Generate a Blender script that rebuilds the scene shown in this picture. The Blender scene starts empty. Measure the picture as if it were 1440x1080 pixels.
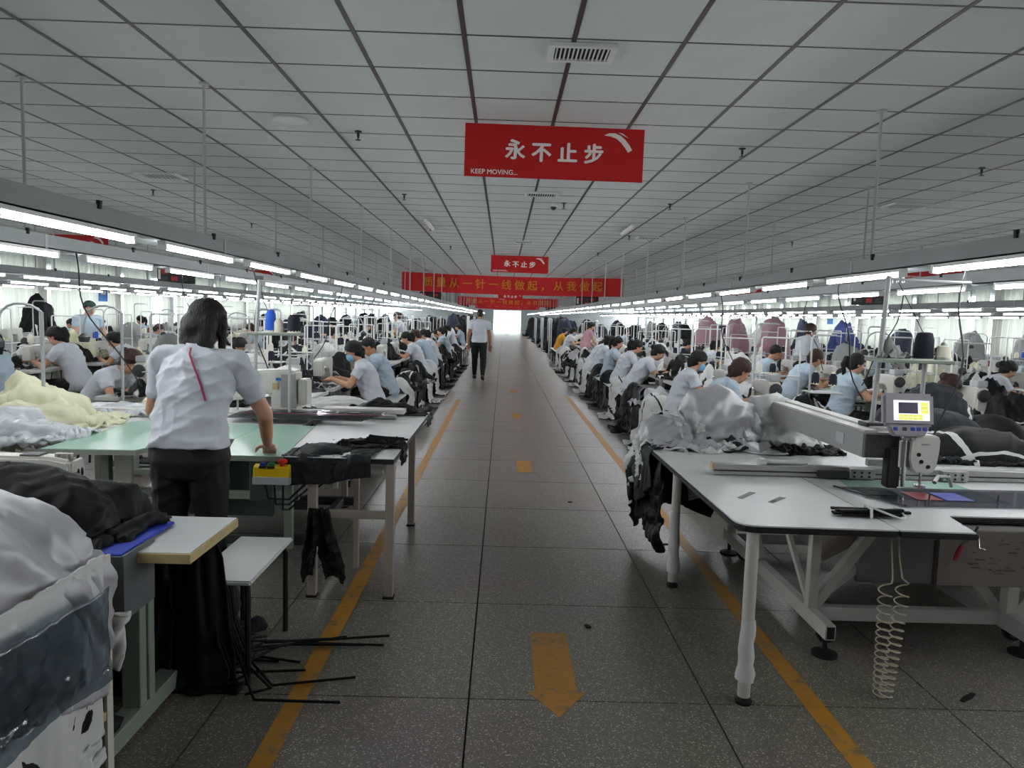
import bpy, bmesh, math, random
import numpy as np
from mathutils import Vector, Matrix

random.seed(7)
RNG = np.random.default_rng(7)
SC = bpy.context.scene
COL = SC.collection
PI = math.pi

# ------------------------------------------------------------------ camera, world, exposure
FPX, EYE = 1045.0, 1.577
cam_data = bpy.data.cameras.new('camera')
cam_data.sensor_width = 36.0
cam_data.lens = FPX / 1440.0 * 36.0
cam_data.clip_end = 300
cam = bpy.data.objects.new('camera', cam_data)
COL.objects.link(cam)
_yaw, _pit, _rol = math.atan(14.8 / FPX), math.atan(93.6 / FPX), 0.030
_F = Vector((math.sin(_yaw) * math.cos(_pit), math.cos(_yaw) * math.cos(_pit), -math.sin(_pit)))
_R0 = Vector((math.cos(_yaw), -math.sin(_yaw), 0))
_U0 = _R0.cross(_F)
_R = math.cos(_rol) * _R0 + math.sin(_rol) * _U0
_U = math.cos(_rol) * _U0 - math.sin(_rol) * _R0
cam.matrix_world = Matrix(((_R.x, _U.x, -_F.x, 0), (_R.y, _U.y, -_F.y, 0), (_R.z, _U.z, -_F.z, EYE), (0, 0, 0, 1)))
SC.camera = cam

world = bpy.data.worlds.new('overcast_sky')
SC.world = world
world.use_nodes = True
_bg = world.node_tree.nodes['Background']
_bg.inputs[0].default_value = (0.93, 0.97, 1.0, 1)
_bg.inputs[1].default_value = 5.0
TUBE_STRENGTH = 26.0

SC.view_settings.view_transform = 'Standard'
SC.view_settings.look = 'None'
SC.view_settings.exposure = 1.0
SC.view_settings.gamma = 1.0
SC.view_settings.use_curve_mapping = False
SC.cycles.max_bounces = 7
SC.cycles.diffuse_bounces = 4
SC.cycles.glossy_bounces = 3
SC.cycles.transmission_bounces = 4
SC.cycles.transparent_max_bounces = 8
SC.cycles.sample_clamp_indirect = 4.0
SC.cycles.use_light_tree = True
SC.cycles.caustics_reflective = False
SC.cycles.caustics_refractive = False

# ------------------------------------------------------------------ materials
def lin(c):
    return tuple((x / 12.92 if x <= .04045 else ((x + .055) / 1.055) ** 2.4) for x in [k / 255.0 for k in c])

def mat(name, rgb, rough=.6, metal=0.0, vary=0.0, vscale=6.0, bump=0.0, bscale=40.0, spec=.4, emit=0.0, trans=0.0, alpha=1.0, sheen=0.0, rgb2=None):
    m = bpy.data.materials.new(name)
    m.use_nodes = True
    nt = m.node_tree
    N, L = nt.nodes, nt.links
    b = N['Principled BSDF']
    c = lin(rgb)
    b.inputs['Base Color'].default_value = (*c, 1)
    b.inputs['Roughness'].default_value = rough
    b.inputs['Metallic'].default_value = metal
    b.inputs['Specular IOR Level'].default_value = spec
    if sheen: b.inputs['Sheen Weight'].default_value = sheen
    if trans: b.inputs['Transmission Weight'].default_value = trans
    if alpha < 1: b.inputs['Alpha'].default_value = alpha
    if emit:
        b.inputs['Emission Color'].default_value = (*c, 1)
        b.inputs['Emission Strength'].default_value = emit
    tc = None
    if vary or rgb2 or bump:
        tc = N.new('ShaderNodeTexCoord')
    if vary or rgb2:
        n = N.new('ShaderNodeTexNoise'); n.inputs['Scale'].default_value = vscale; n.inputs['Detail'].default_value = 4
        L.new(tc.outputs['Object'], n.inputs['Vector'])
        r = N.new('ShaderNodeValToRGB')
        c2 = lin(rgb2) if rgb2 else tuple(min(1, x * (1 + vary)) for x in c)
        c1 = c if rgb2 else tuple(x * (1 - vary) for x in c)
        r.color_ramp.elements[0].color = (*c1, 1); r.color_ramp.elements[0].position = .35
        r.color_ramp.elements[1].color = (*c2, 1); r.color_ramp.elements[1].position = .65
        L.new(n.outputs['Fac'], r.inputs['Fac']); L.new(r.outputs['Color'], b.inputs['Base Color'])
    if bump:
        n2 = N.new('ShaderNodeTexNoise'); n2.inputs['Scale'].default_value = bscale; n2.inputs['Detail'].default_value = 3
        L.new(tc.outputs['Object'], n2.inputs['Vector'])
        bp = N.new('ShaderNodeBump'); bp.inputs['Strength'].default_value = bump; bp.inputs['Distance'].default_value = .01
        L.new(n2.outputs['Fac'], bp.inputs['Height']); L.new(bp.outputs['Normal'], b.inputs['Normal'])
    return m

def terrazzo():
    m = bpy.data.materials.new('terrazzo'); m.use_nodes = True
    nt = m.node_tree; N, L = nt.nodes, nt.links
    b = N['Principled BSDF']
    geo = N.new('ShaderNodeNewGeometry')
    v = N.new('ShaderNodeTexVoronoi'); v.inputs['Scale'].default_value = 205
    L.new(geo.outputs['Position'], v.inputs['Vector'])
    r = N.new('ShaderNodeValToRGB'); r.color_ramp.interpolation = 'CONSTANT'
    e = r.color_ramp.elements
    e[0].position = 0; e[0].color = (*lin((100, 96, 89)), 1)
    e[1].position = .30; e[1].color = (*lin((114, 110, 102)), 1)
    for p, c in ((.6, (132, 127, 118)), (.82, (106, 102, 95)), (.93, (196, 190, 178))):
        k = e.new(p); k.color = (*lin(c), 1)
    sep = N.new('ShaderNodeSeparateColor'); L.new(v.outputs['Color'], sep.inputs['Color'])
    L.new(sep.outputs['Red'], r.inputs['Fac'])
    n = N.new('ShaderNodeTexNoise'); n.inputs['Scale'].default_value = .9; n.inputs['Detail'].default_value = 5
    L.new(geo.outputs['Position'], n.inputs['Vector'])
    mx = N.new('ShaderNodeMix'); mx.data_type = 'RGBA'; mx.blend_type = 'MULTIPLY'; mx.inputs[0].default_value = .35
    L.new(r.outputs['Color'], mx.inputs[6]); L.new(n.outputs['Color'], mx.inputs[7])
    L.new(mx.outputs[2], b.inputs['Base Color'])
    rr = N.new('ShaderNodeMapRange'); rr.inputs['To Min'].default_value = .25; rr.inputs['To Max'].default_value = .36
    L.new(n.outputs['Fac'], rr.inputs['Value']); L.new(rr.outputs['Result'], b.inputs['Roughness'])
    b.inputs['Specular IOR Level'].default_value = .5
    return m

def worn_paint():
    m = mat('worn_yellow_paint', (160, 112, 36), .5)
    nt = m.node_tree; N, L = nt.nodes, nt.links; b = N['Principled BSDF']
    geo = N.new('ShaderNodeNewGeometry')
    n = N.new('ShaderNodeTexNoise'); n.inputs['Scale'].default_value = 7; n.inputs['Detail'].default_value = 8; n.inputs['Roughness'].default_value = .75
    L.new(geo.outputs['Position'], n.inputs['Vector'])
    r = N.new('ShaderNodeValToRGB'); e = r.color_ramp.elements
    e[0].position = .36; e[0].color = (*lin((110, 96, 70)), 1)
    e[1].position = .47; e[1].color = (*lin((170, 120, 40)), 1)
    k = e.new(.7); k.color = (*lin((150, 104, 32)), 1)
    L.new(n.outputs['Fac'], r.inputs['Fac']); L.new(r.outputs['Color'], b.inputs['Base Color'])
    return m

def hair_mat(name, rgb):
    m = mat(name, rgb, .55, spec=.3)
    nt = m.node_tree; N, L = nt.nodes, nt.links; b = N['Principled BSDF']
    tc = N.new('ShaderNodeTexCoord'); mp = N.new('ShaderNodeMapping'); mp.inputs['Scale'].default_value = (150, 150, 9)
    n = N.new('ShaderNodeTexNoise'); n.inputs['Scale'].default_value = 1; n.inputs['Detail'].default_value = 3
    L.new(tc.outputs['Object'], mp.inputs['Vector']); L.new(mp.outputs['Vector'], n.inputs['Vector'])
    bp = N.new('ShaderNodeBump'); bp.inputs['Strength'].default_value = .9; bp.inputs['Distance'].default_value = .012
    L.new(n.outputs['Fac'], bp.inputs['Height']); L.new(bp.outputs['Normal'], b.inputs['Normal'])
    return m

def curtain_mat():
    m = bpy.data.materials.new('thin_white_curtain'); m.use_nodes = True
    nt = m.node_tree; N, L = nt.nodes, nt.links
    out = N['Material Output']; N.remove(N['Principled BSDF'])
    d = N.new('ShaderNodeBsdfDiffuse'); d.inputs[0].default_value = (.70, .70, .66, 1)
    t = N.new('ShaderNodeBsdfTranslucent'); t.inputs[0].default_value = (.62, .62, .56, 1)
    mx = N.new('ShaderNodeMixShader'); mx.inputs[0].default_value = .22
    L.new(d.outputs[0], mx.inputs[1]); L.new(t.outputs[0], mx.inputs[2]); L.new(mx.outputs[0], out.inputs[0])
    return m

def glass_mat(name, rgb, f):
    m = bpy.data.materials.new(name); m.use_nodes = True
    nt = m.node_tree; N, L = nt.nodes, nt.links
    out = N['Material Output']; N.remove(N['Principled BSDF'])
    t = N.new('ShaderNodeBsdfTransparent'); t.inputs[0].default_value = (*lin(rgb), 1)
    g = N.new('ShaderNodeBsdfGlossy'); g.inputs['Roughness'].default_value = .05
    mx = N.new('ShaderNodeMixShader'); mx.inputs[0].default_value = f
    L.new(t.outputs[0], mx.inputs[1]); L.new(g.outputs[0], mx.inputs[2]); L.new(mx.outputs[0], out.inputs[0])
    return m

M = dict(
    terrazzo=terrazzo(), paint=worn_paint(), curtain=curtain_mat(), joint=mat('dark_joint', (52, 52, 48), .9),
    tile=mat('ceiling_tile', (198, 203, 202), .75, vary=.05, vscale=1.2, bump=.05, bscale=60), tbar=mat('brown_ceiling_bar', (66, 60, 56), .5),
    wall=mat('grey_white_wall', (186, 190, 192), .8, vary=.05, vscale=.7), frame=mat('window_frame', (200, 203, 205), .4),
    glass=glass_mat('window_glass', (235, 240, 240), .06),
    tray=mat('grey_cable_tray', (150, 155, 156), .5, vary=.05, vscale=2), rod=mat('painted_rod', (176, 178, 178), .45),
    tube=mat('lit_tube', (250, 252, 255), .3, emit=TUBE_STRENGTH), batten=mat('white_batten', (225, 227, 226), .4),
    red=mat('red_banner', (182, 14, 18), .55, vary=.05, vscale=1.5), redcloth=mat('red_banner_cloth', (196, 36, 40), .8, bump=.2, bscale=3), whiteprint=mat('white_print', (236, 226, 224), .6), whiterod=mat('white_painted_tube', (216, 218, 216), .4),
    goldprint=mat('gold_print', (205, 128, 28), .7), black=mat('black_plastic', (22, 22, 24), .45), dark=mat('dark_grey', (52, 53, 55), .5),
    bluesign=mat('blue_sign', (20, 110, 190), .5), ledred=mat('red_led_digits', (150, 36, 36), .5, emit=.08),
    vent=mat('white_vent', (212, 214, 212), .5), ventdark=mat('dark_duct', (28, 28, 28), .8),
    laminate=mat('white_laminate', (205, 208, 207), .32, vary=.03, vscale=3), edgeblack=mat('black_edge_band', (28, 28, 28), .5), edgewood=mat('tan_edge_band', (186, 166, 120), .5, vary=.08, vscale=12),
    mint=mat('mint_glass_sheet', (158, 196, 178), .22, vary=.03, vscale=2), steelpaint=mat('white_steel_paint', (196, 196, 190), .4, vary=.04, vscale=4),
    beigesteel=mat('beige_steel_paint', (160, 148, 138), .45, vary=.06, vscale=5), greensteel=mat('grey_green_steel', (132, 142, 130), .45, vary=.05, vscale=4), darkgreen=mat('dark_green_panel', (66, 82, 74), .5),
    machine=mat('machine_enamel', (206, 206, 198), .3, vary=.03, vscale=5), machinegrey=mat('machine_grey', (150, 150, 150), .35, vary=.04, vscale=5), chrome=mat('bright_metal', (205, 205, 205), .22, metal=1.0), alu=mat('brushed_aluminium', (168, 168, 164), .38, metal=.7),
    rubber=mat('black_rubber', (18, 18, 18), .7), yellow=mat('yellow_box', (222, 186, 14), .4), lightgrey=mat('light_grey_plastic', (176, 178, 180), .45), bluebtn=mat('blue_button', (28, 52, 150), .4), greenbtn=mat('green_button', (28, 110, 52), .4), redbtn=mat('red_button', (190, 22, 26), .4),
    screenframe=mat('grey_lilac_plastic', (152, 148, 156), .45), screen=mat('lit_screen_pale', (226, 228, 236), .3, emit=.5), screeny=mat('lit_screen_yellow', (214, 214, 90), .3, emit=.4), screend=mat('lit_screen_dark', (58, 48, 72), .3, emit=.08), screenline=mat('screen_line', (150, 160, 40), .4, emit=.2),
    film=glass_mat('clear_film', (208, 206, 214), .22), bluefilm=glass_mat('blue_grey_film', (190, 200, 208), .12), greyboard=mat('grey_board', (86, 90, 92), .6), wood=mat('pale_wood_panel', (150, 138, 112), .6, vary=.08, vscale=8), woodedge=mat('white_wood_edge', (200, 196, 186), .6),
    bluecloth=mat('blue_cloth', (28, 56, 165), .8), printpanel=mat('printed_panel', (98, 90, 86), .5, vary=.04, vscale=3), printink=mat('dark_print', (58, 52, 50), .6), redtool=mat('dark_red_handle', (120, 30, 40), .5), teal=mat('teal_thread', (30, 150, 165), .8), cream=mat('cream_thread', (222, 220, 200), .8), coil=mat('clear_air_hose', (180, 172, 150), .3),
    blacktube=mat('black_steel_leg', (24, 24, 26), .4), navy=mat('navy_thread', (20, 22, 40), .8), redthread=mat('dark_red_thread', (120, 30, 34), .8), bluethread=mat('blue_thread', (40, 90, 190), .8), neon=mat('neon_yellow', (200, 215, 40), .7), magenta=mat('magenta_strap', (150, 30, 80), .6),
    # cloth
    kblack=mat('black_polyester', (10, 11, 13), .6, spec=.22, bump=.15, bscale=25), kchar=mat('charcoal_polyester', (30, 33, 37), .62, spec=.25, bump=.15, bscale=25), ksilver=mat('silver_lining', (178, 178, 182), .46, metal=.22, bump=.2, bscale=22, spec=.5), kwhite=mat('white_lining', (205, 206, 205), .7, bump=.15, bscale=20), kcream=mat('cream_padding', (206, 206, 176), .8, bump=.25, bscale=14), kpink=mat('dusty_pink_cloth', (150, 116, 126), .8, bump=.2, bscale=16), knavy=mat('navy_cloth', (48, 62, 112), .75, bump=.2, bscale=16), kdknavy=mat('dark_navy_cloth', (30, 36, 56), .75, bump=.2, bscale=16), kgrey=mat('grey_cloth', (128, 130, 130), .75, bump=.2, bscale=16), kfoil=mat('wrinkled_clear_bag', (190, 196, 200), .2, bump=.6, bscale=30, spec=.7), kpaper=mat('white_paper', (204, 206, 204), .8),
    # people
    skin=mat('skin', (196, 150, 122), .55, vary=.05, vscale=20), skin2=mat('skin_tan', (170, 122, 94), .55, vary=.05, vscale=20), shirt=mat('pale_blue_shirt', (198, 203, 212), .75, bump=.25, bscale=12), shirt2=mat('sky_blue_shirt', (166, 184, 198), .75, bump=.25, bscale=12), trousers=mat('black_trousers', (11, 12, 16), .75, bump=.15, bscale=14), jeans=mat('navy_jeans', (32, 44, 74), .8), hair=hair_mat('black_hair', (13, 11, 11)), hairred=hair_mat('dark_red_brown_hair', (56, 30, 28)), hairbrown=hair_mat('brown_hair', (56, 42, 34)), mask=mat('blue_face_mask', (120, 178, 215), .8), yshirt=mat('mustard_shirt', (206, 152, 50), .8, bump=.2, bscale=12), pshirt=mat('pink_shirt', (196, 150, 160), .8), cap=mat('dark_green_cap', (40, 64, 56), .8), eye=mat('dark_eye', (20, 15, 14), .3), shoe=mat('dark_shoe', (26, 26, 28), .6), lip=mat('lips', (150, 84, 78), .5), cobalt=mat('cobalt_panel', (30, 60, 175), .6),
)

# ------------------------------------------------------------------ mesh helpers
class MB:
    def __init__(self, T=None):
        self.v, self.f, self.m, self.T = [], [], [], T
    def add(self, vs, fs, mi=0):
        o = len(self.v)
        if self.T is not None: vs = [tuple(self.T @ Vector(p)) for p in vs]
        self.v += [tuple(p) for p in vs]
        self.f += [tuple(i + o for i in q) for q in fs]
        self.m += [mi] * len(fs)
        return self
    def box(self, x0, x1, y0, y1, z0, z1, mi=0, R=None):
        vs = [(x0, y0, z0), (x1, y0, z0), (x1, y1, z0), (x0, y1, z0), (x0, y0, z1), (x1, y0, z1), (x1, y1, z1), (x0, y1, z1)]
        if R is not None: vs = [tuple(R @ Vector(p)) for p in vs]
        return self.add(vs, [(0, 3, 2, 1), (4, 5, 6, 7), (0, 1, 5, 4), (1, 2, 6, 5), (2, 3, 7, 6), (3, 0, 4, 7)], mi)
    def cbox(self, c, s, mi=0):
        return self.box(c[0] - s[0] / 2, c[0] + s[0] / 2, c[1] - s[1] / 2, c[1] + s[1] / 2, c[2] - s[2] / 2, c[2] + s[2] / 2, mi)
    def tube(self, pts, r, n=8, mi=0, caps=True):
        P = [Vector(p) for p in pts]
        rs = r if isinstance(r, (list, tuple)) else [r] * len(P)
        vs, fs = [], []
        t0 = (P[1] - P[0]).normalized()
        a = t0.orthogonal().normalized()
        for i, p in enumerate(P):
            t = (P[min(i + 1, len(P) - 1)] - P[max(i - 1, 0)]).normalized()
            a = (a - t * a.dot(t))
            a = a.normalized() if a.length > 1e-6 else t.orthogonal().normalized()
            b = t.cross(a)
            for k in range(n):
                q = 2 * PI * k / n
                vs.append(p + (a * math.cos(q) + b * math.sin(q)) * rs[i])
        for i in range(len(P) - 1):
            for k in range(n):
                fs.append((i * n + k, i * n + (k + 1) % n, (i + 1) * n + (k + 1) % n, (i + 1) * n + k))
        if caps:
            fs.append(tuple(range(n - 1, -1, -1))); fs.append(tuple((len(P) - 1) * n + k for k in range(n)))
        return self.add(vs, fs, mi)
    def beam(self, a, b, w, h, mi=0, up=(0, 0, 1)):
        a, b = Vector(a), Vector(b); t = (b - a).normalized(); u = Vector(up)
        s = t.cross(u)
        if s.length < 1e-4: s = t.cross(Vector((1, 0, 0)))
        s.normalize(); u = s.cross(t)
        vs = []
        for p in (a, b):
            for i, j in ((-1, -1), (1, -1), (1, 1), (-1, 1)): vs.append(p + s * i * w / 2 + u * j * h / 2)
        return self.add(vs, [(3, 2, 1, 0), (4, 5, 6, 7), (0, 1, 5, 4), (1, 2, 6, 5), (2, 3, 7, 6), (3, 0, 4, 7)], mi)
    def lathe(self, prof, o=(0, 0, 0), n=16, mi=0, T=None):
        vs, fs = [], []
        for r, z in prof:
            for k in range(n):
                p = Vector((r * math.cos(2 * PI * k / n), r * math.sin(2 * PI * k / n), z))
                if T is not None: p = T @ p
                vs.append(p + Vector(o))
        for i in range(len(prof) - 1):
            for k in range(n): fs.append((i * n + k, i * n + (k + 1) % n, (i + 1) * n + (k + 1) % n, (i + 1) * n + k))
        fs.append(tuple(range(n - 1, -1, -1))); fs.append(tuple((len(prof) - 1) * n + k for k in range(n)))
        return self.add(vs, fs, mi)
    def prism(self, poly, h0, h1, axis='z', mi=0):
        n = len(poly)
        def P(a, b, h):
            return {'z': (a, b, h), 'y': (a, h, b), 'x': (h, a, b)}[axis]
        vs = [P(a, b, h0) for a, b in poly] + [P(a, b, h1) for a, b in poly]
        fs = [tuple(range(n - 1, -1, -1)), tuple(range(n, 2 * n))] + [(i, (i + 1) % n, n + (i + 1) % n, n + i) for i in range(n)]
        return self.add(vs, fs, mi)
    def ball(self, c, r, n=10, mi=0):
        r = r if isinstance(r, (tuple, list)) else (r, r, r)
        m = n // 2 + 1
        prof = [(max(1e-4, math.sin(PI * i / m)), -math.cos(PI * i / m)) for i in range(m + 1)]
        vs, fs = [], []
        for a, z in prof:
            for k in range(n): vs.append((c[0] + r[0] * a * math.cos(2 * PI * k / n), c[1] + r[1] * a * math.sin(2 * PI * k / n), c[2] + r[2] * z))
        for i in range(m):
            for k in range(n): fs.append((i * n + k, i * n + (k + 1) % n, (i + 1) * n + (k + 1) % n, (i + 1) * n + k))
        return self.add(vs, fs, mi)
    def mesh(self, name, mats, smooth=False, bevel=0.0):
        me = bpy.data.meshes.new(name)
        me.from_pydata([tuple(p) for p in self.v], [], self.f)
        for k in (mats if isinstance(mats, (list, tuple)) else [mats]): me.materials.append(M[k] if isinstance(k, str) else k)
        me.polygons.foreach_set('material_index', self.m)
        bm = bmesh.new(); bm.from_mesh(me)
        bmesh.ops.recalc_face_normals(bm, faces=bm.faces)
        if bevel:
            es = [e for e in bm.edges if len(e.link_faces) == 2 and e.calc_face_angle(0) > .5]
            bmesh.ops.bevel(bm, geom=es, offset=bevel, segments=2 if bevel > .004 else 1, affect='EDGES', clamp_overlap=True)
        bm.to_mesh(me); bm.free()
        if smooth:
            me.polygons.foreach_set('use_smooth', [True] * len(me.polygons))
            try: me.set_sharp_from_angle(angle=.7)
            except Exception: pass
        me.update()
        return me
    def build(self, name, mats, parent=None, smooth=False, bevel=0.0):
        return link(name, self.mesh(name, mats, smooth, bevel), parent)

def link(name, me, parent=None, loc=None, rz=None):
    o = bpy.data.objects.new(name, me)
    COL.objects.link(o)
    if parent is not None: o.parent = parent
    if loc is not None: o.location = loc
    if rz is not None: o.rotation_euler = (0, 0, rz)
    return o

def tag(o, label=None, cat=None, group=None, kind=None):
    if label: o['label'] = label
    if cat: o['category'] = cat
    if group: o['group'] = group
    if kind: o['kind'] = kind
    return o

def thing(name, label, cat, loc=(0, 0, 0), rz=0, group=None):
    o = bpy.data.objects.new(name, None)
    COL.objects.link(o)
    o.empty_display_size = .1
    o.location = loc; o.rotation_euler = (0, 0, rz)
    return tag(o, label, cat, group)

KIDS = {}
def tree(root):
    "remember a thing's parts so that it can be copied"
    KIDS[root.name] = [(c, list(c.children)) for c in root.children]
    return root

def copy_thing(root, loc, rz=0, label=None, group=None, scale=1.0, keep=None):
    r = root.copy(); COL.objects.link(r)
    r.location = loc; r.rotation_euler = (0, 0, rz); r.scale = (scale,) * 3 if not isinstance(scale, tuple) else scale
    if label: r['label'] = label
    if group: r['group'] = group
    for ch, subs in KIDS[root.name]:
        if keep is not None and ch.name.split('.')[0] not in keep: continue
        c = ch.copy(); COL.objects.link(c); c.parent = r
        for s in subs:
            d = s.copy(); COL.objects.link(d); d.parent = c
    return r

def drop(root):
    "remove a prototype after it was copied"
    for ch, subs in KIDS[root.name]:
        for s in subs: bpy.data.objects.remove(s)
        bpy.data.objects.remove(ch)
    bpy.data.objects.remove(root)

ORD = ['first', 'second', 'third', 'fourth', 'fifth', 'sixth', 'seventh', 'eighth', 'ninth', 'tenth', 'eleventh', 'twelfth', 'thirteenth', 'fourteenth', 'fifteenth', 'sixteenth', 'seventeenth', 'eighteenth', 'nineteenth', 'twentieth'] + ['twenty-' + k for k in ('first', 'second', 'third', 'fourth', 'fifth', 'sixth', 'seventh', 'eighth', 'ninth')] + ['thirtieth'] + ['thirty-' + k for k in ('first', 'second', 'third', 'fourth', 'fifth', 'sixth', 'seventh', 'eighth', 'ninth')] + ['fortieth'] + ['forty-%s' % k for k in ('first', 'second', 'third', 'fourth', 'fifth', 'sixth', 'seventh', 'eighth', 'ninth')]
SIDE = {-1: 'control-box side', 1: 'touch-screen side'}
# ------------------------------------------------------------------ the hall
XL, XR, Y0, Y1, HC = -13.4, 14.6, -4.0, 88.0, 3.09
floor = MB().box(XL, XR, Y0, Y1, -.12, -.012).build('floor', 'joint'); tag(floor, 'grey terrazzo floor with dark joints', None, None, 'structure')
FX, FY, SLX, SLY = -.098, .89, 1.0, 1.03
slab_me = MB().box(.004, SLX - .004, .004, SLY - .004, -.012, 0).mesh('slab', 'terrazzo')
cells = []
for i in range(-14, 16):
    for j in range(-5, 86):
        x, y = FX + i * SLX, FY + j * SLY
        if x + SLX > XL and x < XR and y + SLY > Y0 and y < Y1: cells.append((x, y))
vis = sorted([c for c in cells if c[1] > 0.6 and abs(c[0] + .4) < .9 + c[1] * .78], key=lambda c: math.hypot(c[0] - .0 + .5, c[1]) + (0 if -1.2 < c[0] < 1.3 else 2.5))[:295]
vs_ = set(vis)
for x, y in vis: link('slab', slab_me, floor, (x, y, 0))
mb = MB()
for x, y in cells:
    if (x, y) not in vs_:
        mb.add([(x + .004, y + .004, 0), (x + SLX - .004, y + .004, 0), (x + SLX - .004, y + SLY - .004, 0), (x + .004, y + SLY - .004, 0)], [(0, 1, 2, 3)])
tag(mb.build('slab_field', 'terrazzo', floor), kind='stuff')
def stripe(x, y0, y1, w=.085):
    mb = MB(); n = 40
    L, R = [], []
    for k in range(n + 1):
        y = y0 + (y1 - y0) * k / n
        L.append((x - w / 2 + random.uniform(-.004, .004), y)); R.append((x + w / 2 + random.uniform(-.004, .004), y))
    for k in range(n): mb.prism([L[k], R[k], R[k + 1], L[k + 1]], .0002, .0016)
    return mb.build('line_marking', 'paint', floor)
stripe(-.80, -1, 14); stripe(1.345, -1, 15)
def arrow(x, y, s=1.0, head=True):
    mb = MB(); q = .09 * s
    mb.prism([(x - q, y), (x + q, y), (x + q, y + .62), (x - q, y + .62)], .0003, .0017)
    if head: mb.prism([(x, y - .17), (x + q * 1.4, y + .03), (x - q * 1.4, y + .03)], .0003, .0018)
    mb.build('arrow_marking', 'paint', floor)
arrow(.27, 2.99); arrow(.265, 7.5, .9, False); arrow(.262, 11.6, .8, False); arrow(.26, 15.6, .8, False)
for i, (x, y, a) in enumerate(((2.05, 3.05, .6), (1.95, 3.55, -.3), (.62, 6.3, .2), (-1.35, 2.2, 1.0), (1.2, 5.15, .3), (.48, 3.7, 2))):
    T = Matrix.Translation((x, y, .001)) @ Matrix.Rotation(a, 4, 'Z')
    s = .06 if i == 0 else .02
    mb = MB(T); mb.prism([(-s, -.009), (s * .2, -.014), (s, -.006), (s * .9, .01), (-s * .3, .012), (-s, .006)], 0, .006)
    tag(mb.build('fabric_scrap', 'kblack'), ['long black fabric scrap lying on the floor under the touch-screen machine', 'tiny dark scrap on the floor behind the coiled hose', 'tiny dark scrap on the open aisle floor', 'dark scrap on the floor beside the wooden rack', 'dark scrap on the yellow line by the padded table leg', 'dark speck of lint beside the yellow arrow'][i], 'scrap')

# ceiling: tiles on a grid of dark bars
ceil = MB().box(XL, XR, Y0, Y1, HC + .03, HC + .15).build('ceiling', 'tile'); tag(ceil, 'white tiled ceiling on dark bars', None, None, 'structure')
TX, TY, GX, GY = -.257, 3.03, .6, .575
tile_me = MB().box(.014, GX - .014, .008, GY - .008, HC + .003, HC + .03).mesh('ceiling_tile', 'tile')
tiles = []
for i in range(-23, 26):
    for j in range(-13, 149):
        x, y = TX + i * GX, TY + j * GY
        if x >= XL - .1 and x + GX < XR + .1 and y > Y0 and y + GY < Y1: tiles.append((x, y))
near = sorted([t for t in tiles if t[1] > 2.4 and abs(t[0]) < 1.2 + t[1] * .75], key=lambda t: math.hypot(t[0], t[1]))[:298]
ns_ = set(near)
for x, y in near: link('ceiling_tile', tile_me, ceil, (x, y, 0))
mb = MB()
for x, y in tiles:
    if (x, y) not in ns_: mb.add([(x + .014, y + .008, HC + .003), (x + GX - .014, y + .008, HC + .003), (x + GX - .014, y + GY - .008, HC + .003), (x + .014, y + GY - .008, HC + .003)], [(3, 2, 1, 0)])
tag(mb.build('tile_field', 'tile', ceil), kind='stuff')
bar_me = MB().box(-.013, .013, Y0, Y1, HC + .0005, HC + .012).mesh('runner_bar', 'tbar')
for i in range(-22, 26): link('runner_bar', bar_me, ceil, (TX + i * GX, 0, 0))
bar2 = MB().box(XL, XR, -.007, .007, HC + .001, HC + .012).mesh('cross_bar', 'tbar')
for j in range(-12, 149): link('cross_bar', bar2, ceil, (0, TY + j * GY, 0))

# far and rear walls
DX0, DX1, DZ = -1.25, 2.15, 2.45
mb = MB().box(XL - .2, DX0, Y1, Y1 + .2, 0, HC + .1).box(DX1, XR + .2, Y1, Y1 + .2, 0, HC + .1).box(DX0, DX1, Y1, Y1 + .2, DZ, HC + .1)
tag(mb.build('wall_far', 'wall'), 'far end wall around the bright doorway', None, None, 'structure')
tag(MB().box(XL - .2, XR + .2, Y0 - .2, Y0, 0, HC + .1).build('wall_back', 'wall'), 'plain rear wall of the hall', None, None, 'structure')
d = MB()
for x in (DX0 + .05, .36, .54, DX1 - .05): d.box(x - .05, x + .05, Y1 + .02, Y1 + .12, 0, DZ)
d.box(DX0, DX1, Y1 + .02, Y1 + .12, DZ - .1, DZ); d.box(DX0, DX1, Y1 + .02, Y1 + .12, .9, .98)
d = d.build('door_1', 'frame'); tag(d, 'glazed double door at the end of the aisle', None, None, 'structure')
for a, b in ((DX0 + .1, .31), (.59, DX1 - .1)): MB().box(a, b, Y1 + .06, Y1 + .07, .05, DZ - .1).build('door_pane', 'glass', d)
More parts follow.
